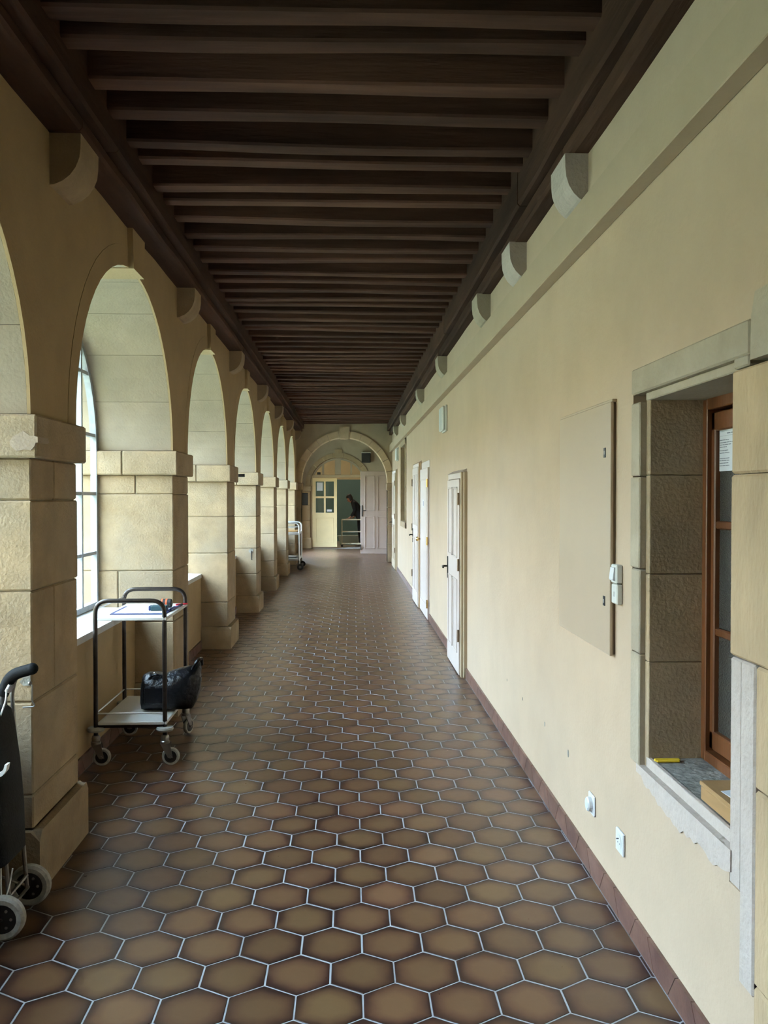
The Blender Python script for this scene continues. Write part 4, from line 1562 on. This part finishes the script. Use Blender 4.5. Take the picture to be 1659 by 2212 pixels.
def bar(y0, y1, z, h=.0022):
    pr.box(x_[0], x_[1], yn[1] - y1, yn[1] - y0, z, z + h)


bar(.006, .20, zt - .016, .0005)
bar(.006, .20, zt - .031, .0005)
z = zt - .025
yy = .055
for w_ in (.022, .03, .026):
    bar(yy, yy + w_, z, .003)
    yy += w_ + .006
for i, (z, L_) in enumerate(((.045, .066), (.053, .10), (.060, .082), (.067, .052), (.078, .062), (.086, .070), (.103, .072), (.110, .070), (.118, .064), (.126, .070))):
    yy = .004
    while yy < L_:
        w_ = rnd.uniform(.008, .022)
        bar(yy, min(L_, yy + w_), zt - z, .0022)
        yy += w_ + .004
pr.build('print', 'ink', t)

# wooden box, slip of paper and yellow rule on the stone ledge
t = thing('wooden_box', 'small lidded wooden box on the grey window ledge', 'box', (1.04, 2.25 + DR, .637))
MB().cbox(1.0, 1.11, 2.08 + DR, 2.40 + DR, .637, .676, .002).build('body', 'wood_box', t)
MB().cbox(.997, 1.113, 2.077 + DR, 2.403 + DR, .678, .690, .002).build('lid', 'wood_box', t)
tag(MB().prism([(1.018, 2.31 + DR), (1.10, 2.33 + DR), (1.10, 2.2 + DR), (1.03, 2.18 + DR)], 'z', .690, .6912).build('paper_slip', 'paper', None, (1.06, 2.25, .69)),
    'scrap of white paper lying on the wooden box lid', 'paper')
tag(MB().cbox(.992, 1.075, 2.738 + DR, 2.752 + DR, .637, .645, .002).add(*((lambda b_: (b_.v, b_.f))(MB().cbox(.995, 1.07, 2.728 + DR, 2.739 + DR, .637, .643, .002)))).build('folding_rule', 'yellow_paint', None, (1.03, 2.745 + DR, .637)),
    'yellow folding rule lying at the far end of the stone window ledge', 'ruler')

# ------------------------------------------------------------------ vestibule fittings
t = thing('speaker_box', 'square black box hung high on the grey vestibule wall', 'speaker', (.47, YV - .1, 2.6))
MB().cbox(.345, .60, YV - .16, YV, 2.46, 2.73, .01).build('case', 'black_plastic', t)
MB().cbox(.365, .58, YV - .168, YV - .158, 2.48, 2.70, .004).build('grille', 'black_iron', t)
MB().cbox(.335, .61, YV - .17, YV, 2.73, 2.755, .004).build('top_cover', 'grey_plastic', t)
t = thing('notice_board', 'small black slate hanging on the pale pilaster beside the cream door', 'board', (-1.29, YV - .07, 1.4))
MB().cbox(-1.37, -1.185, YV - .085, YV - .06, 1.245, 1.60, .006).build('frame', 'black_iron', t)
MB().cbox(-1.355, -1.20, YV - .089, YV - .083, 1.26, 1.585, .002).build('slate', 'dark_recess', t)

t = thing('door_camera', 'small black camera standing on the transom of the cream double door', 'camera', (-.88, YV + .1, 2.12))
MB().cbox(-.93, -.83, YV + .06, YV + .16, 2.122, 2.19, .008).build('body', 'black_plastic', t)
MB().lathe([(.024, 0), (.024, -.035), (.018, -.04)], (-.90, YV + .06, 2.158), 'y', 14).build('lens', 'black_iron', t)

# cream cart and tub in the back room
t = thing('cream_cart', 'cream tubular cart standing in the open inner doorway', 'trolley', (.1, 25.2, 0))
kx0, kx1, ky0, ky1 = -.225, .50, 25.0, 25.36
for x in (kx0, kx1):
    for y in (ky0, ky1):
        MB().tube([(x, y, .08), (x, y, .82)], .014, 8).build('post', 'cart_cream', t)
        MB().lathe([(.03, -.012), (.034, 0), (.03, .012)], (x, y, .036), 'y', 14).build('caster', 'black_plastic', t)
for z in (.81, .455, .10):
    MB().cbox(kx0, kx1, ky0 - .012, ky1 + .012, z - .014, z + .012, .004).build('shelf', 'cart_cream', t)
t = thing('plastic_tub', 'pale green plastic tub on the floor behind the cream cart', 'tub', (.0, 26.2, 0))
rings = []
for z, w_, d_ in ((.0, .26, .16), (.02, .28, .18), (.27, .32, .21), (.29, .34, .23), (.29, .325, .215), (.27, .31, .20), (.05, .27, .17)):
    rings.append([(-.02 + w_ * abs(math.cos(a)) ** .5 * math.copysign(1, math.cos(a)), 26.2 + d_ * abs(math.sin(a)) ** .5 * math.copysign(1, math.sin(a)), z + .003) for a in [2 * math.pi * j / 20 for j in range(20)]])
MB().loft(rings).build('basin', 'tub_plastic', t, smooth=True)
for s in (-1, 1):
    MB().tube(round_path([(-.02 + s * .33, 26.12, .28), (-.02 + s * .38, 26.12, .27), (-.02 + s * .38, 26.28, .27), (-.02 + s * .33, 26.28, .28)], .02), .009, 8).build('grip', 'tub_plastic', t)

# ------------------------------------------------------------------ the person stooping over the cart
PX, PY = .30, 25.62
person = thing('person', 'person in black clothes stooping over the cream cart in the inner doorway', 'person', (PX, PY, 0))


def skin_mesh(name, pts, eds, rad, material, parent, root=0, sub=2):
    org = ORG[parent.name]
    me = bpy.data.meshes.new(name)
    me.from_pydata([((p[0] - org[0]) * S, (p[1] - org[1]) * S, (p[2] - org[2]) * S) for p in pts], eds, [])
    o = bpy.data.objects.new(name, me)
    COL.objects.link(o)
    o.parent = parent
    ORG[o.name] = org
    md = o.modifiers.new('skin', 'SKIN')
    md.use_smooth_shade = True
    for i, r in enumerate(rad):
        sv = me.skin_vertices[0].data[i]
        rr = r if isinstance(r, tuple) else (r, r)
        sv.radius = (rr[0] * S, rr[1] * S)
        sv.use_root = (i == root)
    ss = o.modifiers.new('sub', 'SUBSURF')
    ss.levels = sub
    ss.render_levels = sub
    me.materials.append(MATS[material])
    return o


# bent forward towards -X: hips at PX, shoulders and head over the cart
B = [(PX, PY, .90), (PX - .03, PY, 1.02), (PX - .10, PY, 1.18), (PX - .17, PY, 1.30), (PX - .215, PY, 1.36), (PX - .245, PY, 1.375)]
pts = list(B)
rad = [(.175, .15), (.165, .14), (.175, .145), (.17, .135), (.075, .075), (.058, .058)]
eds = [(0, 1), (1, 2), (2, 3), (3, 4), (4, 5)]


def chain(start, ps, rs):
    prev = start
    for p, r in zip(ps, rs):
        pts.append(p)
        rad.append(r)
        eds.append((prev, len(pts) - 1))
        prev = len(pts) - 1


for s in (-1, 1):
    chain(0, [(PX + .01, PY + s * .095, .82), (PX + .0, PY + s * .10, .50), (PX + .03, PY + s * .10, .12), (PX + .01, PY + s * .10, .06)], [.092, .064, .05, .045])
    chain(3, [(PX - .16, PY + s * .18, 1.29), (PX - .15, PY + s * .23, 1.06), (PX - .26 + (.10 if s > 0 else 0), PY - .20 + s * .11, .90)], [.066, .050, .036])
skin_mesh('clothed_body', pts, eds, rad, 'cloth_black', person)
hx, hy, hz = PX - .285, PY, 1.43
hd = MB()
rings = []
tilt = math.radians(38)
prof = [(-.118, .030, .030, .01), (-.105, .052, .048, .012), (-.07, .068, .060, .012), (-.02, .085, .068, .004), (.03, .092, .072, -.004), (.075, .086, .068, -.012), (.105, .06, .05, -.016), (.12, .022, .02, -.016)]
for h_, rx, ry, off in prof:
    ring = []
    for j in range(20):
        a = 2 * math.pi * j / 20
        x_l, y_l, z_l = -off - rx * math.cos(a), ry * math.sin(a), h_
        # nose ridge
        if abs(math.sin(a)) < .2 and math.cos(a) > 0 and -.06 < h_ < 0:
            x_l -= .022
        ring.append((hx + x_l * math.cos(tilt) - z_l * math.sin(tilt), hy + y_l, hz + z_l * math.cos(tilt) + x_l * math.sin(tilt)))
    rings.append(ring)
head = MB().loft(rings).build('head', 'skin', person, smooth=True, angle=80)


def hp(xl, yl, zl):
    return (hx + xl * math.cos(tilt) - zl * math.sin(tilt), hy + yl, hz + zl * math.cos(tilt) + xl * math.sin(tilt))


for s in (-1, 1):
    MB().ball(hp(-.083, s * .030, .002), (.010, .011, .008), 10, 6).build('eye', 'black_plastic', head, smooth=True)
    MB().ball(hp(.004, s * .071, -.01), (.016, .009, .028), 10, 7).build('ear', 'skin', head, smooth=True)
MB().tube([hp(-.072, -.022, -.066), hp(-.078, 0, -.067), hp(-.072, .022, -.066)], .005, 6).build('mouth', 'red', head)
rings = []
for h_, rx, ry, off in [(-.07, .075, .074, .02), (-.02, .10, .084, .012), (.03, .105, .086, .004), (.08, .100, .080, -.006), (.12, .07, .058, -.012), (.138, .022, .02, -.014)]:
    ring = []
    for j in range(20):
        a = 2 * math.pi * j / 20
        f_ = math.cos(a)
        fr_ = rx * f_
        if h_ < .045 and f_ > .1:
            fr_ = min(fr_, .02)
        ring.append(hp(-off - fr_, ry * math.sin(a), h_ + .004 * math.sin(5 * a)))
    rings.append(ring)
MB().loft(rings).build('hair', 'hair', person, smooth=True, angle=80)
for s in (-1, 1):
    wx, wyy, wz_ = PX - .26 + (.10 if s > 0 else 0), PY - .20 + s * .11, .90
    hp_, he, hr = [(wx + .01, wyy + .01, .905), (wx - .03, wyy - .02, .868), (wx - .06, wyy - .035, .850)], [(0, 1), (1, 2)], [.026, (.036, .02), (.036, .016)]
    for q, (dy, L_) in enumerate(((-.030, .060), (-.010, .070), (.010, .066), (.030, .052))):
        hp_ += [(wx - .075, wyy - .035 + dy, .848), (wx - .075 - L_ * .5, wyy - .038 + dy, .842), (wx - .075 - L_, wyy - .04 + dy, .832)]
        i0 = len(hp_) - 3
        he += [(2, i0), (i0, i0 + 1), (i0 + 1, i0 + 2)]
        hr += [.010, .009, .008]
    hp_ += [(wx - .035, wyy - .065, .85), (wx - .062, wyy - .085, .838)]
    i0 = len(hp_) - 2
    he += [(1, i0), (i0, i0 + 1)]
    hr += [.012, .010]
    skin_mesh('hand', hp_, he, hr, 'skin', person, sub=1)
    rings = []
    for xx, w_, h_ in ((.10, .03, .05), (.06, .042, .07), (0, .045, .075), (-.07, .046, .055), (-.13, .042, .04), (-.155, .02, .02)):
        rings.append([(PX + .01 + xx, PY + s * .10 + w_ * math.cos(a), .003 + h_ * .5 + h_ * .5 * math.sin(a)) for a in [2 * math.pi * j / 12 for j in range(12)]])
    MB().loft(rings).build('shoe', 'shoe' if s < 0 else 'black_plastic', person, smooth=True)
